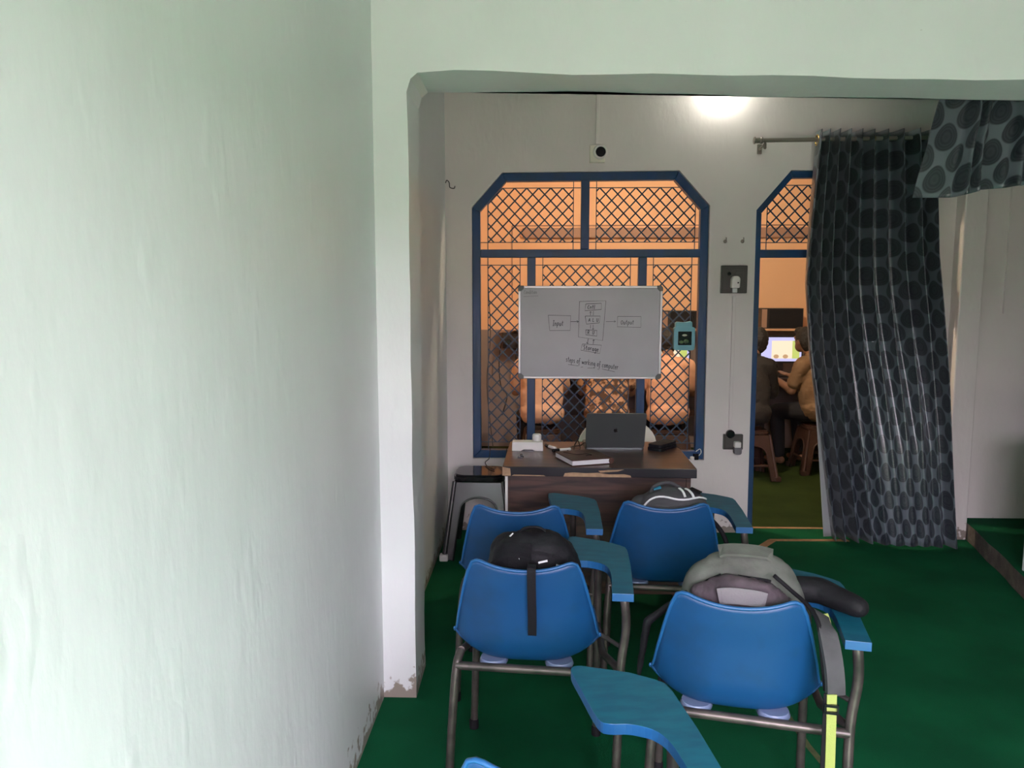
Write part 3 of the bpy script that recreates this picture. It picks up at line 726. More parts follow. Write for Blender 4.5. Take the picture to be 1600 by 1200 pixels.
# ------------------------------------------------------------------ stools
def make_stool(name, label, w, h, body, topm, feet, group, ring=True):
    t = thing(name, label, 'stool', group=group)
    s0, s1 = w * .46, w * .66
    MB().prism(rrect(w, w * .92, w * .22), h - .035, h - .012, 'XY').prism(rrect(w * .93, w * .85, w * .2), h - .012, h, 'XY').build('seat', topm, t, bevel=.006)
    zt = h - .035
    def side(ax):
        z_ar = zt - .09
        ow = lambda z: s0 + (s1 - s0) * (1 - z / zt)
        iw = lambda z: ow(z) - .055
        L = [(-ow(0), 0), (-iw(0), 0)]
        for k in range(13):
            a = math.pi * (1 - k / 12); r0 = iw(z_ar - .08)
            L.append((r0 * math.cos(a), z_ar - .08 + .08 * math.sin(a)))
        L += [(iw(0), 0), (ow(0), 0), (s0, zt), (-s0, zt)]
        tilt = math.atan2(s1 - s0, zt)
        o = MB().prism(L, -.006, .006, 'XZ').build('side_panel', body, t, bevel=.004)
        o.rotation_euler = (0, 0, ax); d = Vector((0, -s1, 0)); d.rotate(Matrix.Rotation(ax, 3, 'Z')); o.location = d
        o.rotation_euler = (Matrix.Rotation(ax, 3, 'Z') @ Matrix.Rotation(-tilt, 3, 'X')).to_euler()
        rim = [(x, -.008, z) for x, z in L[1:-3]]
        q = MB().tube(rim, .006, 6).build('arch_rim', body, o, smooth=180)
    for k in range(4): side(math.pi / 2 * k)
    for a in (-1, 1):
        for c in (-1, 1):
            MB().tube([(a * s0, c * s0, zt), (a * s1, c * s1, .0)], [.014, .017], 8).build('corner_leg', body, t, smooth=60)
            MB().box((a * s1, c * s1, .02), (.05, .05, .04)).build('foot', feet, t, bevel=.006)
    if ring:
        z = .13; k = s0 + (s1 - s0) * (1 - z / zt)
        MB().tube([(-k, -k, z), (k, -k, z), (k, k, z), (-k, k, z)], .011, 6, closed=True).build('stretcher', body, t)
    return t
st = make_stool('stool', 'silver plastic stool with glossy black seat in the corner by the desk', .31, .50, 'silver', 'gloss_black', 'white_plastic', None, ring=False)
st.location = (-.345, 4.60, 0)
cable_obj('thin_cable', [(-.31, 4.995, .56), (-.315, 4.96, .50), (-.33, 4.80, .506), (-.30, 4.66, .507), (-.26, 4.60, .507)], .0028, 'thin black cable running from the window onto the silver stool')
cable_obj('thin_cable', [(-.20, 4.995, .56), (-.205, 4.97, .50), (-.215, 4.88, .40), (-.22, 4.96, .12), (-.24, 4.97, .02)], .0028, 'thin black cable hanging from the sill behind the silver stool')

# ------------------------------------------------------------------ whiteboard with handwriting
GL = {  # handwritten letter strokes, x-height .55, ascender 1
 'I': (.35, [[(.15, 1), (.15, 0)], [(0, 1), (.3, 1)], [(0, 0), (.3, 0)]]), 'n': (.5, [[(.05, .55), (.05, 0)], [(.05, .4), (.2, .55), (.36, .45), (.38, 0)]]),
 'p': (.5, [[(.05, .55), (.05, -.4)], [(.05, .45), (.25, .56), (.4, .35), (.3, .08), (.05, .08)]]), 'u': (.5, [[(.05, .55), (.07, .1), (.2, 0), (.36, .12), (.38, .55), (.4, 0)]]),
 't': (.4, [[(.15, .9), (.17, .1), (.32, .02)], [(0, .6), (.34, .6)]]), 'O': (.65, [[(.3, .8), (.08, .6), (.08, .2), (.3, 0), (.52, .2), (.52, .6), (.3, .8)]]),
 'C': (.5, [[(.42, .8), (.2, .86), (.04, .5), (.12, .1), (.42, .06)]]), 'c': (.42, [[(.34, .46), (.18, .55), (.04, .3), (.12, .04), (.36, .06)]]),
 'o': (.46, [[(.2, .55), (.04, .3), (.16, .02), (.36, .16), (.34, .44), (.2, .55), (.42, .5)]]), 'r': (.4, [[(.06, .55), (.08, 0)], [(.08, .35), (.2, .54), (.36, .5)]]),
 'l': (.28, [[(.1, 1), (.1, .1), (.24, .03)]]), 'A': (.55, [[(.02, 0), (.24, .9), (.46, 0)], [(.1, .35), (.4, .35)]]), 'L': (.5, [[(.06, .9), (.06, 0), (.42, .02)]]),
 'U': (.5, [[(.04, .9), (.06, .15), (.22, 0), (.4, .18), (.42, .9)]]), 'M': (.6, [[(.02, 0), (.06, .9), (.26, .3), (.46, .9), (.5, 0)]]), 'S': (.5, [[(.4, .85), (.16, .92), (.06, .68), (.36, .4), (.34, .08), (.04, .06)]]),
 'a': (.48, [[(.34, .5), (.16, .55), (.04, .25), (.16, .02), (.34, .2), (.36, .54), (.38, .05), (.46, .02)]]), 'g': (.46, [[(.34, .5), (.16, .55), (.05, .28), (.18, .08), (.34, .25), (.36, .54), (.36, -.25), (.2, -.42), (.04, -.3)]]),
 'e': (.42, [[(.05, .28), (.34, .32), (.24, .55), (.06, .42), (.06, .12), (.2, 0), (.38, .08)]]), 's': (.38, [[(.3, .5), (.12, .55), (.08, .38), (.28, .22), (.24, .02), (.03, .04)]]),
 'f': (.36, [[(.36, .9), (.22, 1), (.14, .8), (.12, -.35)], [(0, .5), (.32, .5)]]), 'w': (.6, [[(.03, .55), (.14, .02), (.27, .42), (.4, .02), (.54, .55)]]), 'k': (.45, [[(.06, 1), (.06, 0)], [(.36, .55), (.08, .25), (.38, 0)]]),
 'i': (.22, [[(.08, .55), (.09, .05), (.18, .02)], [(.09, .75), (.11, .78)]]), 'm': (.66, [[(.04, .55), (.04, 0)], [(.04, .4), (.16, .55), (.27, .4), (.27, 0)], [(.27, .4), (.4, .55), (.52, .42), (.55, 0)]]),
 'R': (.5, [[(.05, 0), (.06, .9), (.3, .88), (.38, .66), (.28, .46), (.07, .44)], [(.2, .45), (.42, 0)]]),
 'd': (.48, [[(.34, .45), (.16, .55), (.04, .25), (.16, .02), (.36, .2)], [(.38, 1), (.37, .05), (.46, .02)]]), '.': (.2, [[(.06, .02), (.09, .05)]]), ' ': (.3, [])}
bd = thing('whiteboard', 'whiteboard with a hand-drawn input output diagram hung on the window grille', 'whiteboard', (.338, 4.985, 1.325))
BW, BH = .925, .60
MB().box((0, .012, 0), (BW - .02, .012, BH - .02)).build('writing_surface', 'board', bd)
for c, d in (((0, .008, BH / 2 - .008), (BW - .04, .024, .016)), ((0, .008, -BH / 2 + .008), (BW - .04, .024, .016)), ((-BW / 2 + .008, .008, 0), (.016, .024, BH - .04)), ((BW / 2 - .008, .008, 0), (.016, .024, BH - .04))):
    MB().box(c, d).build('frame_strip', 'alu', bd, bevel=.003)
for sx in (-1, 1):
    for sz in (-1, 1):
        q = [(sx * (BW / 2 + .002), sz * (BH / 2 - .034)), (sx * (BW / 2 + .002), sz * (BH / 2 - .010)), (sx * (BW / 2 - .010), sz * (BH / 2 + .002)), (sx * (BW / 2 - .036), sz * (BH / 2 + .002)), (sx * (BW / 2 - .036), sz * (BH / 2 - .016)), (sx * (BW / 2 - .018), sz * (BH / 2 - .034))]
        MB().prism(q, -.008, .02, 'XZ').build('corner_cap', 'corner', bd, bevel=.003)
def bc(x, y): return ((x - 165) / 1275 * .925 - .4625, .30 - (y - 85) / 845 * .60)      # diagram drawn in its own units
def stroke(mb, pts, w):
    if len(pts) < 2: return
    P = [(p[0], .0055, p[1]) for p in pts]; mb.band(P, Vector((0, -1, 0)), w, .0006)
def ink(name, lines, w=.0026, m='ink'):
    mb = MB()
    for l in lines: stroke(mb, [bc(*p) for p in l], w)
    return mb.build(name, m, bd)
def word(txt, x, y, h, slope=0., m='ink', w=.0028, xs=1.0):
    mb = MB(); cx = 0; x0, z0 = bc(x, y); s = h / 845 * .60
    for ch in txt:
        wd, st = GL[ch]; jz = random.uniform(-.04, .04)
        for l in st:
            pts = [(x0 + (cx + p[0] + p[1] * .12) * s * xs, z0 + (p[1] + jz) * s - (cx + p[0]) * s * slope * xs) for p in l]
            if len(pts) > 2: pts = [(q.x, q.y) for q in crv([(a, b_, 0) for a, b_ in pts], 3)]
            stroke(mb, pts, w)
        cx += wd + .1
    return mb.build('handwriting', m, bd)
ink('drawn_box', [[(432, 350), (632, 355), (628, 488), (445, 490), (432, 350)]]); ink('drawn_box', [[(708, 226), (942, 219), (918, 580), (702, 548), (708, 226)]])
ink('drawn_box', [[(765, 248), (902, 242), (902, 298), (757, 309), (765, 248)]], .0032); ink('drawn_box', [[(760, 358), (895, 358), (885, 420), (772, 430), (760, 358)]], .0032)
ink('drawn_box', [[(768, 482), (866, 488), (866, 540), (768, 528), (768, 482)]], .0032); ink('drawn_box', [[(738, 612), (908, 622), (893, 698), (724, 668), (738, 612)]])
ink('drawn_box', [[(1048, 360), (1255, 362), (1255, 460), (1045, 455), (1048, 360)]], .0022)
ink('drawn_arrow', [[(632, 408), (700, 408)], [(685, 398), (702, 408), (688, 418)]], .0032); ink('drawn_arrow', [[(945, 408), (1030, 406)], [(1016, 398), (1032, 406), (1018, 414)]], .0022)
ink('drawn_arrow', [[(806, 352), (808, 316)], [(800, 326), (808, 316), (816, 326)], [(832, 312), (832, 352)]]); ink('drawn_arrow', [[(808, 470), (810, 436)], [(832, 436), (832, 480)], [(824, 470), (832, 480), (840, 470)]])
ink('drawn_arrow', [[(790, 562), (782, 606)], [(775, 596), (782, 608), (792, 604)]], .0032); ink('drawn_arrow', [[(834, 612), (838, 572)], [(830, 582), (838, 572), (846, 580)]], .0032)
word('Input', 472, 445, 48, xs=.75, w=.0036); word('Output', 1075, 432, 44, xs=.78); word('Cntl', 780, 292, 36, xs=.95, w=.0036); word('A L U', 788, 408, 34, xs=1.05, w=.0032)
word('R. U', 782, 522, 34, w=.0034); word('Storage', 745, 660, 44, .16, xs=.85, w=.0036); word('steps of working of computer', 592, 772, 50, .155, xs=.66, w=.0030)
word('Condition', 214, 158, 36, m='faint_ink', xs=.72, w=.0026); ink('underline', [[(210, 182), (342, 174)]], .0022, 'faint_ink')
ink('underline', [[(612, 800), (705, 812)], [(725, 826), (745, 822)], [(785, 832), (835, 832)], [(876, 842), (890, 845)], [(915, 840), (1030, 866)]], .0022)

t = thing('hanging_holder', 'teal plastic holder with dark window hung on the grille beside the whiteboard', 'holder', (.943, 4.985, 1.30))
MB().prism(rrect(.135, .150, .018, c=(.0, -.012)), -.02, .03, 'XZ').build('body', 'teal_plastic', t, bevel=.006)
MB().prism([(-.058, .055), (.050, .055), (.050, .092), (.040, .099), (.002, .092), (-.05, .096), (-.058, .086)], -.015, .025, 'XZ').build('hanger_tab', 'teal_plastic', t, bevel=.005)
wn = MB().prism(rrect(.086, .088, .004, c=(.002, -.010)), -.022, -.019, 'XZ').build('window_panel', 'glass_dark', t)
M['label_green'] = mat('label_green', (.10, .22, .05), .5, c2=(.01, .03, .01), vscale=60); M['label_pale'] = mat('label_pale', (.55, .55, .45), .5)
MB().ball((.010, -.0218, -.030), (.018, .0012, .014)).build('printed_leaf', 'label_green', wn); MB().ball((-.020, -.0218, -.034), (.015, .0012, .010)).build('printed_leaf', 'label_green', wn)
MB().ball((.0, -.0218, .010), (.017, .0012, .007)).build('printed_highlight', 'label_pale', wn)
MB().tube(crv([(.056, .0, .06), (.060, .01, .10), (.055, .03, .13)], 4), .003, 6).build('cord', 'cable', t, smooth=180)

# ------------------------------------------------------------------ small fittings on the back wall
t = thing('wall_camera', 'small white security camera on the wall above the window', 'camera', (.372, 5.0, 2.450))
MB().box((0, -.010, 0), (.096, .02, .108)).build('base_plate', 'cream_plastic', t, bevel=.004)
MB().lathe([(.030, .0), (.042, .015), (.046, .045), (.040, .052)], (.016, -.012, .004), 18, axis='Y').build('lens_barrel', 'white_plastic', t, smooth=40)
MB().lathe([(.033, .0), (.030, .004), (.012, .006)], (.018, -.062, .004), 18, axis='Y').build('lens', 'gloss_black', t, smooth=40)
MB().box((0, -.012, -.050), (.096, .02, .008)).build('lower_lip', 'cream_plastic', t, bevel=.002)
tag(MB().box((.372, 4.993, 2.78), (.020, .014, .54)).build('cable_conduit', 'white_wall', None, bevel=.003), 'thin white conduit running up from the security camera', 'conduit')
def switch(name, label, cx, cz, w, h, parts):
    t = thing(name, label, 'switch board', (cx, 5.0, cz))
    MB().box((0, -.014, 0), (w, .028, h)).build('back_box', 'switch', t, bevel=.004)
    MB().box((-.004, -.030, 0), (w * .82, .006, h * .80)).build('cover_plate', 'switch', t, bevel=.003)
    parts(t)
    return t
def p1(t):
    MB().lathe([(.011, 0), (.011, .006), (.008, .008)], (-.035, -.032, .035), 14, axis='Y').build('socket_ring', 'gloss_black', t)
    MB().box((.025, -.036, .040), (.045, .008, .03)).build('rocker_switch', 'switch', t, bevel=.003)
    a = MB().prism([(-.030, -.055), (.024, -.055), (.026, .005), (.014, .020), (-.018, .020), (-.028, .0)], -.085, -.033, 'XZ').build('plug_adapter', 'white_plastic', t, bevel=.008)
    MB().ball((.010, -.086, -.022), (.005, .003, .005)).build('indicator', 'gloss_black', a)
    MB().box((-.004, -.060, -.070), (.030, .022, .03)).build('usb_connector', 'alu', a, bevel=.003)
switch('switch_board', 'dark switch board with white plug adapter on wall beside doorway, upper one', 1.250, 1.665, .165, .175, p1)
def p2(t):
    MB().lathe([(.028, 0), (.028, .02), (.02, .026)], (-.02, -.012, .052), 14, axis='Y').build('cable_knob', 'gloss_black', t)
    a = MB().prism([(-.002, -.030), (.040, -.030), (.040, .008), (-.002, .008)], -.075, -.033, 'XZ').build('plug', 'white_plastic', t, bevel=.006)
    MB().prism(rrect(.046, .05, .014, c=(.022, -.050)), -.072, -.033, 'XZ').build('plug_tail', 'pale_grey_fab', a, bevel=.006)
switch('switch_board', 'small dark socket with white plug low on wall beside doorway', 1.277, .615, .126, .100, p2)
tag(MB().box((1.258, 4.992, 1.13), (.022, .016, .86)).build('cable_conduit', 'white_wall', None, bevel=.003), 'thin white conduit strip between the two switch boards', 'conduit')
for x, l in ((1.191, 'small bent nail hook in chipped plaster above the switch board, left one'), (1.300, 'small bent nail hook in chipped plaster above the switch board, right one')):
    t = thing('wall_hook', l, 'hook', (x, 5.0, 1.905))
    MB().ball((0, -.002, 0), (.012, .004, .012)).build('plaster_plug', 'white_wall', t, smooth=180)
    MB().tube(crv([(0, 0, 0), (0, -.025, 0), (0, -.032, .012), (0, -.026, .022)], 4), .003, 6).build('hook_wire', 'rod', t, smooth=180)
cable_obj('wire_end', [(-.585, 4.95, 2.27), (-.575, 4.94, 2.285), (-.56, 4.935, 2.27), (-.555, 4.93, 2.24), (-.53, 4.94, 2.235), (-.525, 4.95, 2.25)], .003, 'short curled wire sticking out of the left wall corner', cat='wire')

# ------------------------------------------------------------------ curtains
def cloth(name, rows, cols, fn, parent, m, vscale=1.0):
    mb = MB(); G = [[Vector(fn(j / (cols - 1), i / (rows - 1))) for j in range(cols)] for i in range(rows)]
    mb.v = [tuple(p) for r in G for p in r]
    mb.f = [(i * cols + j, i * cols + j + 1, (i + 1) * cols + j + 1, (i + 1) * cols + j) for i in range(rows - 1) for j in range(cols - 1)]; mb.m = [0] * len(mb.f)
    me = mb.mesh(name); uvl = me.uv_layers.new(name='UVMap')
    mid = G[int(rows * .6)]; arc = [0.]
    for j in range(1, cols): arc.append(arc[-1] + (mid[j] - mid[j - 1]).length)
    hh = [0.]; k = cols // 2
    for i in range(1, rows): hh.append(hh[-1] + (G[i][k] - G[i - 1][k]).length)
    for lp in me.loops: uvl.data[lp.index].uv = (arc[lp.vertex_index % cols], -hh[lp.vertex_index // cols] * vscale)
    o = link(name, me, m, parent, smooth=180)
    s = o.modifiers.new('s', 'SOLIDIFY'); s.thickness = .0025; s.offset = 0
    return o
def lerp_tab(tab, k):
    for (a, u), (b, v) in zip(tab, tab[1:]):
        if k <= b: return u + (v - u) * (k - a) / (b - a)
    return tab[-1][1]
LE = [(0, 1.701), (.21, 1.680), (.36, 1.674), (.54, 1.715), (.765, 1.805), (1, 1.892)]
RE = [(0, 2.40), (.29, 2.435), (.60, 2.53), (1, 2.62)]
def curtain_fn(u, v):
    x0, x1 = lerp_tab(LE, v), lerp_tab(RE, v)
    z = 2.555 - v * (2.535 + .0 * u)
    q = u ** .85
    fold = 9.5
    open_ = max(0, min(1, (v - .42) / .34)) * min(1, max(0, 1.62 - abs(u - .58) / .28))      # the folds open out low on the right
    ph = 2 * math.pi * fold * q + 1.1 * math.sin(3 * v + 4 * u)
    amp = (.066 + .012 * math.sin(9 * u)) * (1 - .88 * open_)
    y = 4.865 - .13 * v * (.25 + u) - amp * (2 * ((1 + math.cos(ph)) / 2) ** 1.7 - 1) - .06 * open_
    x = x0 + (x1 - x0) * u - .008 * math.sin(ph) * (1 - open_) + .05 * v * math.sin(math.pi * u) * .2
    if v > .95: z += .004 * math.sin(ph)
    return (x, y + .012 * math.sin(7 * v + 9 * u) * v, z)
cu = thing('door_curtain', 'blue-grey damask curtain hanging on the rod over the doorway', 'curtain', (0, 0, 0), group='damask curtains')
cloth('curtain_panel', 70, 280, curtain_fn, cu, 'damask')
def lining_fn(u, v):
    v2 = .60 + .40 * v; x0 = lerp_tab(LE, v2)
    return (x0 - .002 - (.0 + .050 * v) * (1 - u) + .02 * u, 4.885 + .012 * u - .12 * v2 * .25, 2.555 - v2 * 2.53)
cloth('lining_edge', 20, 8, lining_fn, cu, 'lining')
for k in range(9):
    u = ((k + .12) / 9.5) ** (1 / .85) if k else .012
    p = curtain_fn(u, .022)
    MB().tube([(p[0], 4.872 + .030 * math.cos(a), 2.503 + .030 * math.sin(a)) for a in [2 * math.pi * i / 16 for i in range(16)]], .006, 6, closed=True).build('eyelet', 'brass', cu, smooth=180)
t = thing('curtain_rod', 'brushed metal curtain rod with end cap above the doorway', 'curtain rod', (0, 4.872, 2.503))
MB().tube([(1.345, 0, 0), (2.60, 0, .012)], .0125, 12).build('rod', 'rod', t, smooth=60)
MB().lathe([(.014, 0), (.022, .004), (.022, .012), (.017, .016), (.017, .040), (.021, .044), (.021, .056), (.012, .060)], (1.312, 0, 0), 14, axis='X').build('finial', 'rod', t, smooth=40)
for x in (1.385, 2.55):
    bk = MB().tube([(x, .125, -.03), (x, .02, -.022), (x, 0, -.014)], .007, 8).build('bracket', 'rod', t, smooth=60)
    MB().box((x, .122, -.03), (.03, .010, .06)).build('bracket_plate', 'rod', bk, bevel=.003)
    MB().lathe([(.007, 0), (.009, -.012), (.009, -.035), (.004, -.04)], (x, 0, -.012), 8).build('clamp_screw', 'rod', bk, smooth=40)
# second curtain, bundled up under the beam
BOT = [(0, 2.003), (.17, 2.0), (.22, 2.012), (.27, 2.03), (.42, 2.04), (.52, 2.07), (.62, 2.092), (.8, 2.10), (1, 2.08)]
def swag_fn(u, v):
    top = 2.74; zb = lerp_tab(BOT, u)
    z = top + (zb - top) * v
    x = (1.855 - .150 * v ** 1.15) + u * (.95 + .06 * v)
    f = 0
    for c, w, a in ((.19, .018, .075), (.235, .014, .07), (.40, .018, .06), (.44, .016, .07), (.66, .03, .05), (.85, .03, .05)):
        f += a * math.exp(-((u - c + .06 * (1 - v)) / w) ** 2)
    return (x, 3.60 - f + .035 * math.sin(5 * u + 2 * v) + .02 * noise.noise(Vector((u * 6, v * 3, 0))), z)
sw = thing('bundled_curtain', 'blue-grey damask curtain gathered up below the beam at upper right', 'curtain', (0, 0, 0), group='damask curtains')
cloth('curtain_panel', 40, 160, swag_fn, sw, 'damask')
cloth('folded_back', 20, 60, lambda u, v: (1.89 + u * .92, 3.66 + .02 * math.sin(9 * u), 2.74 - v * (.55 + .05 * math.sin(5 * u))), sw, 'damask')
t = thing('curtain_rod', 'thin metal rod behind the beam carrying the gathered curtain', 'curtain rod', (0, 3.63, 2.745))
MB().tube([(1.70, 0, 0), (3.95, 0, 0)], .011, 10).build('rod', 'rod', t, smooth=60)
MB().tube([(1.76, -.54, 0), (1.76, 0, 0)], .008, 8).build('bracket', 'rod', t, smooth=60)

# ------------------------------------------------------------------ tape on the floor
def tape(pts, w, label):
    return tag(MB().band([(x, y, .001) for x, y in pts], Vector((0, 0, 1)), w, .0015).build('floor_tape', 'tape'), label, 'tape', 'tape strips on the carpet')
tape([(1.45, 5.115), (1.97, 5.115)], .035, 'tan tape strip across the door sill, farther one')
tape([(1.50, 4.845), (2.00, 4.855)], .04, 'tan tape strip on the carpet before the doorway, nearer one')
tape([(1.40, 4.70), (1.51, 4.84)], .05, 'short slanted tan tape piece before the doorway')
M['tape2'] = mat('worn_olive_tape', (.10, .12, .045), .8, var=.4, vscale=30)
o = tape([(.935, 2.80), (.945, 2.55), (.972, 2.35)], .022, 'worn olive tape line under the right near chair'); o.data.materials[0] = M['tape2']

# ------------------------------------------------------------------ computer room
t = thing('wall_shelf', 'long peach shelf board along the far wall above the computers', 'shelf', (0, 0, 0))
MB().box((1.85, 7.79, 1.235), (4.2, .28, .022)).build('shelf_board', 'shelf', t, bevel=.002)
for x in (.1, 1.0, 1.9, 2.8, 3.7): MB().prism([(7.93, 1.224), (7.70, 1.224), (7.93, 1.06)], x - .008, x + .008, 'YZ').build('shelf_bracket', 'brown_rail', t)
tag(MB().box((1.92, 7.90, 2.198), (4.15, .06, .098)).build('wall_rail', 'brown_rail', None, bevel=.004), 'grey-brown wooden rail running along the far peach wall', 'rail')
tag(MB().box((1.87, 7.925, 2.275), (4.26, .012, .012)).box((-.262, 7.925, 1.9), (.012, .012, .75)).build('wall_wire', 'brown_rail'), 'thin wiring line along the far peach wall above the rail', 'wire')
t = thing('counter_desk', 'long computer counter against the far wall', 'counter', (0, 0, 0))
MB().box((2.05, 7.66, .765), (3.8, .54, .03)).build('counter_top', 'brown_stool', t, bevel=.003)
for x in (.17, 1.4, 2.75, 3.93): MB().box((x, 7.68, .375), (.03, .46, .75)).build('support_panel', 'brown_stool', t)
MB().box((2.05, 7.70, .40), (3.76, .02, .06)).build('cross_rail', 'brown_stool', t)
for x, w, h, l in ((2.405, .41, .20, 'black box speaker on the shelf seen through the doorway'), (1.40, .34, .175, 'black box speaker on the shelf seen right of the whiteboard')):
    t = thing('box_speaker', l, 'speaker', (x, 7.76, 1.246))
    MB().box((0, 0, h / 2), (w, .2, h)).build('cabinet', 'black_box', t, bevel=.004)
    MB().box((.035, -.102, h / 2), (w - .09, .006, h - .02)).build('front_grille', 'black_flat', t)
    MB().box((-w / 2 + .03, -.102, h / 2), (.05, .006, h - .02)).build('control_strip', 'brown_rail', t)
def monitor(x, y, label, lit):
    t = thing('monitor', label, 'monitor', (x, y, .78))
    MB().prism(rrect(.42, .27, .008, c=(0, .265)), 0, .03, 'XZ').build('casing', 'black_box', t, bevel=.004)
    if lit:
        s = MB().box((0, -.002, .265), (.39, .004, .235)).build('screen', 'screen_lav', t)
        MB().box((.005, -.0048, .262), (.20, .0016, .175)).build('screen_page', 'screen_page', s); MB().box((.140, -.0048, .262), (.07, .0016, .175)).build('screen_panel', 'screen_green', s)
        for xx in (-.05, .04): MB().ball((xx, -.0056, .195), (.026, .0012, .020)).build('screen_figure', 'screen_dots', s)
    else: MB().box((0, -.002, .265), (.39, .004, .235)).build('screen', 'glass_dark', t)
    MB().box((0, .03, .08), (.05, .03, .16)).build('stand_neck', 'black_box', t)
    MB().prism(rrect(.22, .17, .03), .0, .014, 'XY').build('stand_base', 'black_box', t)
monitor(2.395, 7.62, 'lit computer monitor seen through the doorway', True)
monitor(1.30, 7.62, 'lit computer monitor behind the person in the salmon shirt', True)
monitor(.60, 7.62, 'dark computer monitor behind the person in camouflage', False)
t = thing('adapter_box', 'dark power adapter cluster on the left end of the shelf', 'adapter', (-.22, 7.80, 1.00))
MB().box((.0, 0, .12), (.26, .14, .16)).build('case', 'black_box', t, bevel=.006)
MB().box((0, .07, .21), (.34, .16, .02)).build('bracket_plate', 'brown_rail', t)
for x in (-.07, .05): MB().lathe([(.03, 0), (.034, .02), (.03, .06)], (x, -.07, .10), 10, axis='Y').build('plug', 'gloss_black', t, smooth=40)
for k, (x, pts) in enumerate([(-.36, [(0, 0, 1.15), (-.03, 0, .9), (-.01, -.02, .65), (.05, 0, .55), (.0, 0, .35)]), (-.22, [(0, 0, 1.035), (.01, -.02, .85), (.05, 0, .60), (.10, 0, .52), (.16, 0, .66), (.18, 0, .95)]), (-.10, [(0, .05, .98), (.02, .06, .9), (-.01, .06, .75), (.03, .06, .5), (.02, .06, .01)])]):
    cable_obj('hanging_cable', [(x + a, 7.80 + b_, c) for a, b_, c in pts], .006, ['black cable hanging at the far left of the computer room wall', 'black cable hanging in a loop below the adapter cluster', 'black cable hanging straight below the adapter cluster'][k])
cable_obj('hanging_cable', [(-.33, 5.20, 2.26), (-.335, 5.21, 1.7), (-.32, 5.22, 1.3), (-.345, 5.22, .95), (-.30, 5.135, .54)], .003, 'thin wire hanging down behind the left grille panel')

bs = make_stool('stool', 'x', .30, .425, 'brown_stool', 'brown_stool', 'brown_stool', 'brown stools in the computer room')
SEATS = [(2.53, 6.88, 'brown plastic stool under the person in the tan shirt'), (1.83, 6.64, 'brown plastic stool under the person in the dark shirt'),
         (.04, 6.62, 'brown plastic stool under the person in the pale peach shirt'), (.60, 6.60, 'brown plastic stool under the person in camouflage'), (1.13, 6.62, 'brown plastic stool under the person in the salmon shirt')]
bs.location = (SEATS[0][0], SEATS[0][1], 0); bs['label'] = SEATS[0][2]
for x, y, l in SEATS[1:]: dup(bs, (x, y, 0), R(3), l)

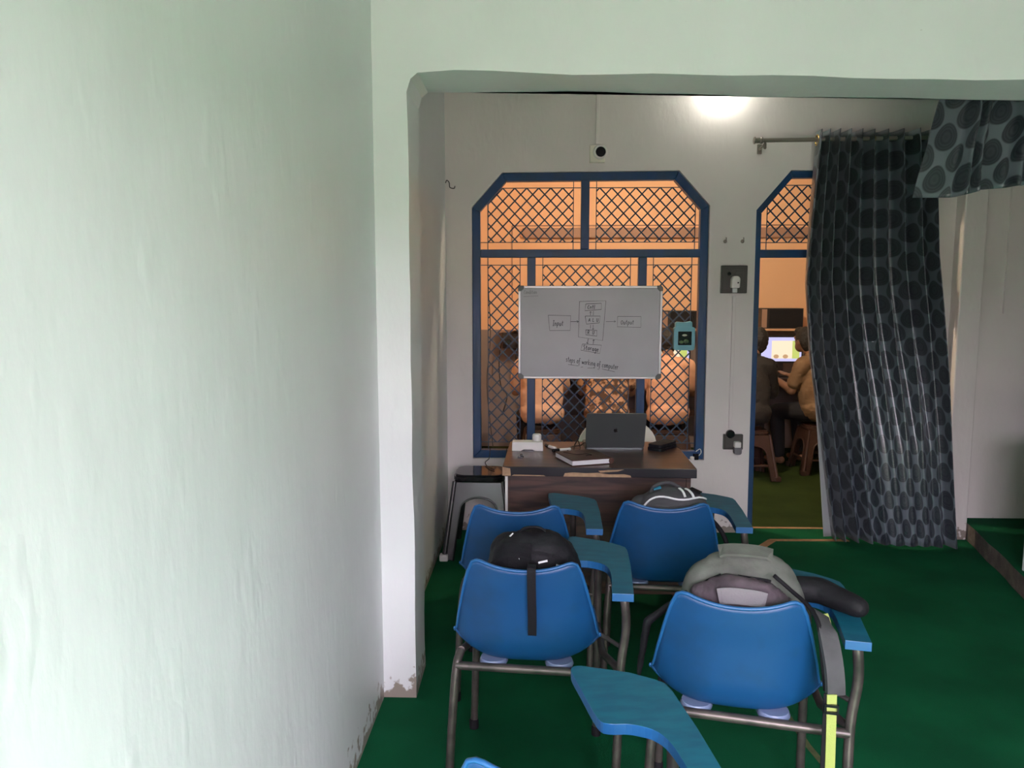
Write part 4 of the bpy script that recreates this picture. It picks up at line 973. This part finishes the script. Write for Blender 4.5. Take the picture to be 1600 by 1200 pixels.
# ------------------------------------------------------------------ people at the computers, seen from behind
def person(loc, rz, label, shirt, lean=.10, tilt=.05, hx=0., width=1.0, elbow=(.215, .16, .72), hand=(.11, .40, .81), long_sleeve=False):
    t = thing('person', label, 'person', loc, rz, 'people at the computers')
    hip, ch, sh = Vector((0, 0, .555)), Vector((0, lean * .7, .80)), Vector((0, lean, .96))
    nk = Vector((hx * .4, lean + .03, 1.05)); hd = Vector((hx, lean + .06 + tilt, 1.165))
    b = MB()
    b.ball(hip, (.15 * width, .11, .10)).ball((hip + ch) / 2, (.13 * width, .09, .15)).ball(ch + Vector((0, .01, .03)), (.145 * width, .088, .14))
    b.cap(sh + Vector((-.14 * width, 0, 0)), .055, sh + Vector((.14 * width, 0, 0)), .055).cap(sh, .062, nk, .052).cap(nk, .05, hd - Vector((0, 0, .05)), .05)
    b.ball(hd, (.073, .092, .108)).ball(hd + Vector((0, .045, -.055)), (.052, .05, .055)).ball(hd + Vector((0, .098, -.012)), (.013, .018, .024))
    b.ball(hd + Vector((0, .085, -.062)), (.026, .012, .009)).ball(hd + Vector((0, .088, .03)), (.05, .012, .010))
    for s in (-1, 1): b.ball(hd + Vector((s * .076, -.005, -.01)), (.012, .022, .034)).ball(hd + Vector((s * .03, .088, .012)), (.012, .006, .007))
    S = MB(); T = MB()
    S.ball((hip + sh) / 2 - Vector((0, 0, .035)), (.172 * width, .125, .255), .72, rot=Matrix.Rotation(-lean * 1.9, 3, 'X')).ball(hip + Vector((0, 0, .0)), (.178 * width, .145, .095), .8)
    S.cap(sh + Vector((-.14 * width, 0, 0)), .07, sh + Vector((.14 * width, 0, 0)), .07).cap(sh, .078, nk - Vector((0, 0, .035)), .064)
    T.ball(hip - Vector((0, 0, .01)), (.170 * width, .132, .105), .85)
    for s in (-1, 1):
        s0 = sh + Vector((s * .165 * width, 0, -.01)); el = Vector((s * elbow[0], lean + elbow[1] - .1, elbow[2])); ha = Vector((s * hand[0], lean + hand[1], hand[2]))
        b.cap(s0, .05, el, .040).cap(el, .040, ha, .027)
        S.cap(s0, .066, s0.lerp(el, .95 if long_sleeve else .72), .056)
        if long_sleeve: S.cap(el, .054, el.lerp(ha, .9), .040)
        d = (ha - el).normalized(); side = Vector((0, 0, 1)).cross(d).normalized(); p = ha + d * .05
        b.ball(p, (.036, .046, .016), rot=d.to_track_quat('Y', 'Z').to_matrix())
        for q, L in ((-.026, .060), (-.009, .070), (.009, .074), (.026, .066)):          # four fingers, bent at the knuckle
            k0 = p + d * .036 + side * q; k1 = k0 + d * L * .5 + Vector((0, 0, .006)); k2 = k1 + d * L * .5 - Vector((0, 0, .022))
            b.cap(k0, .0095, k1, .009, 8).cap(k1, .009, k2, .008, 8)
        th = p - d * .02 + side * s * .034; b.cap(th, .011, th + d * .035 + side * s * .018, .0095, 8).cap(th + d * .035 + side * s * .018, .0095, th + d * .062 + side * s * .012, .008, 8)
        h0 = hip + Vector((s * .085, .03, -.015)); kn = Vector((s * .125, .40, .50)); an = Vector((s * .13, .35, .08)); to = an + Vector((s * .02, .15, -.045))
        b.cap(h0, .085, kn, .058).cap(kn, .056, an, .038).cap(an - Vector((0, .03, .03)), .036, to, .028)
        T.cap(h0, .098, kn, .072).cap(kn, .070, an + Vector((0, 0, .03)), .056)
    b.build('body', 'skin', t, remesh=.008, smooth_it=3)
    o = S.build('shirt', shirt, t, remesh=.012, smooth_it=4); crumple(o, .013, 11, len(shirt), .008)
    T.build('trousers', 'trousers', t, remesh=.012, smooth_it=4)
    h = MB().ball(hd + Vector((0, -.018, .022)), (.086, .098, .106)).ball(hd + Vector((0, -.045, -.035)), (.070, .055, .07)).ball(hd + Vector((0, .045, .085)), (.062, .055, .035))
    o = h.build('hair', 'hair', t, remesh=.008, smooth_it=3); crumple(o, .006, 30, 4)
    return t
person((2.53, 6.88, 0), R(27), 'person in tan shirt and black trousers on a stool seen through the doorway', 'tan_shirt', lean=.08, hx=-.03)
person((1.83, 6.64, 0), R(-8), 'person in dark shirt leaning towards the screen beside the blue door post', 'dark_shirt', lean=.14, hx=.09, long_sleeve=True)
person((.04, 6.62, 0), R(6), 'person in pale peach shirt sitting behind the left part of the grille', 'peach_shirt', lean=.10, width=1.06)
person((.60, 6.60, 0), R(-4), 'person in camouflage shirt sitting behind the laptop and grille', 'camo', lean=.10, width=1.06)
person((1.13, 6.62, 0), R(-5), 'person in salmon shirt sitting behind the right part of the grille', 'orange_shirt', lean=.09, width=1.0)
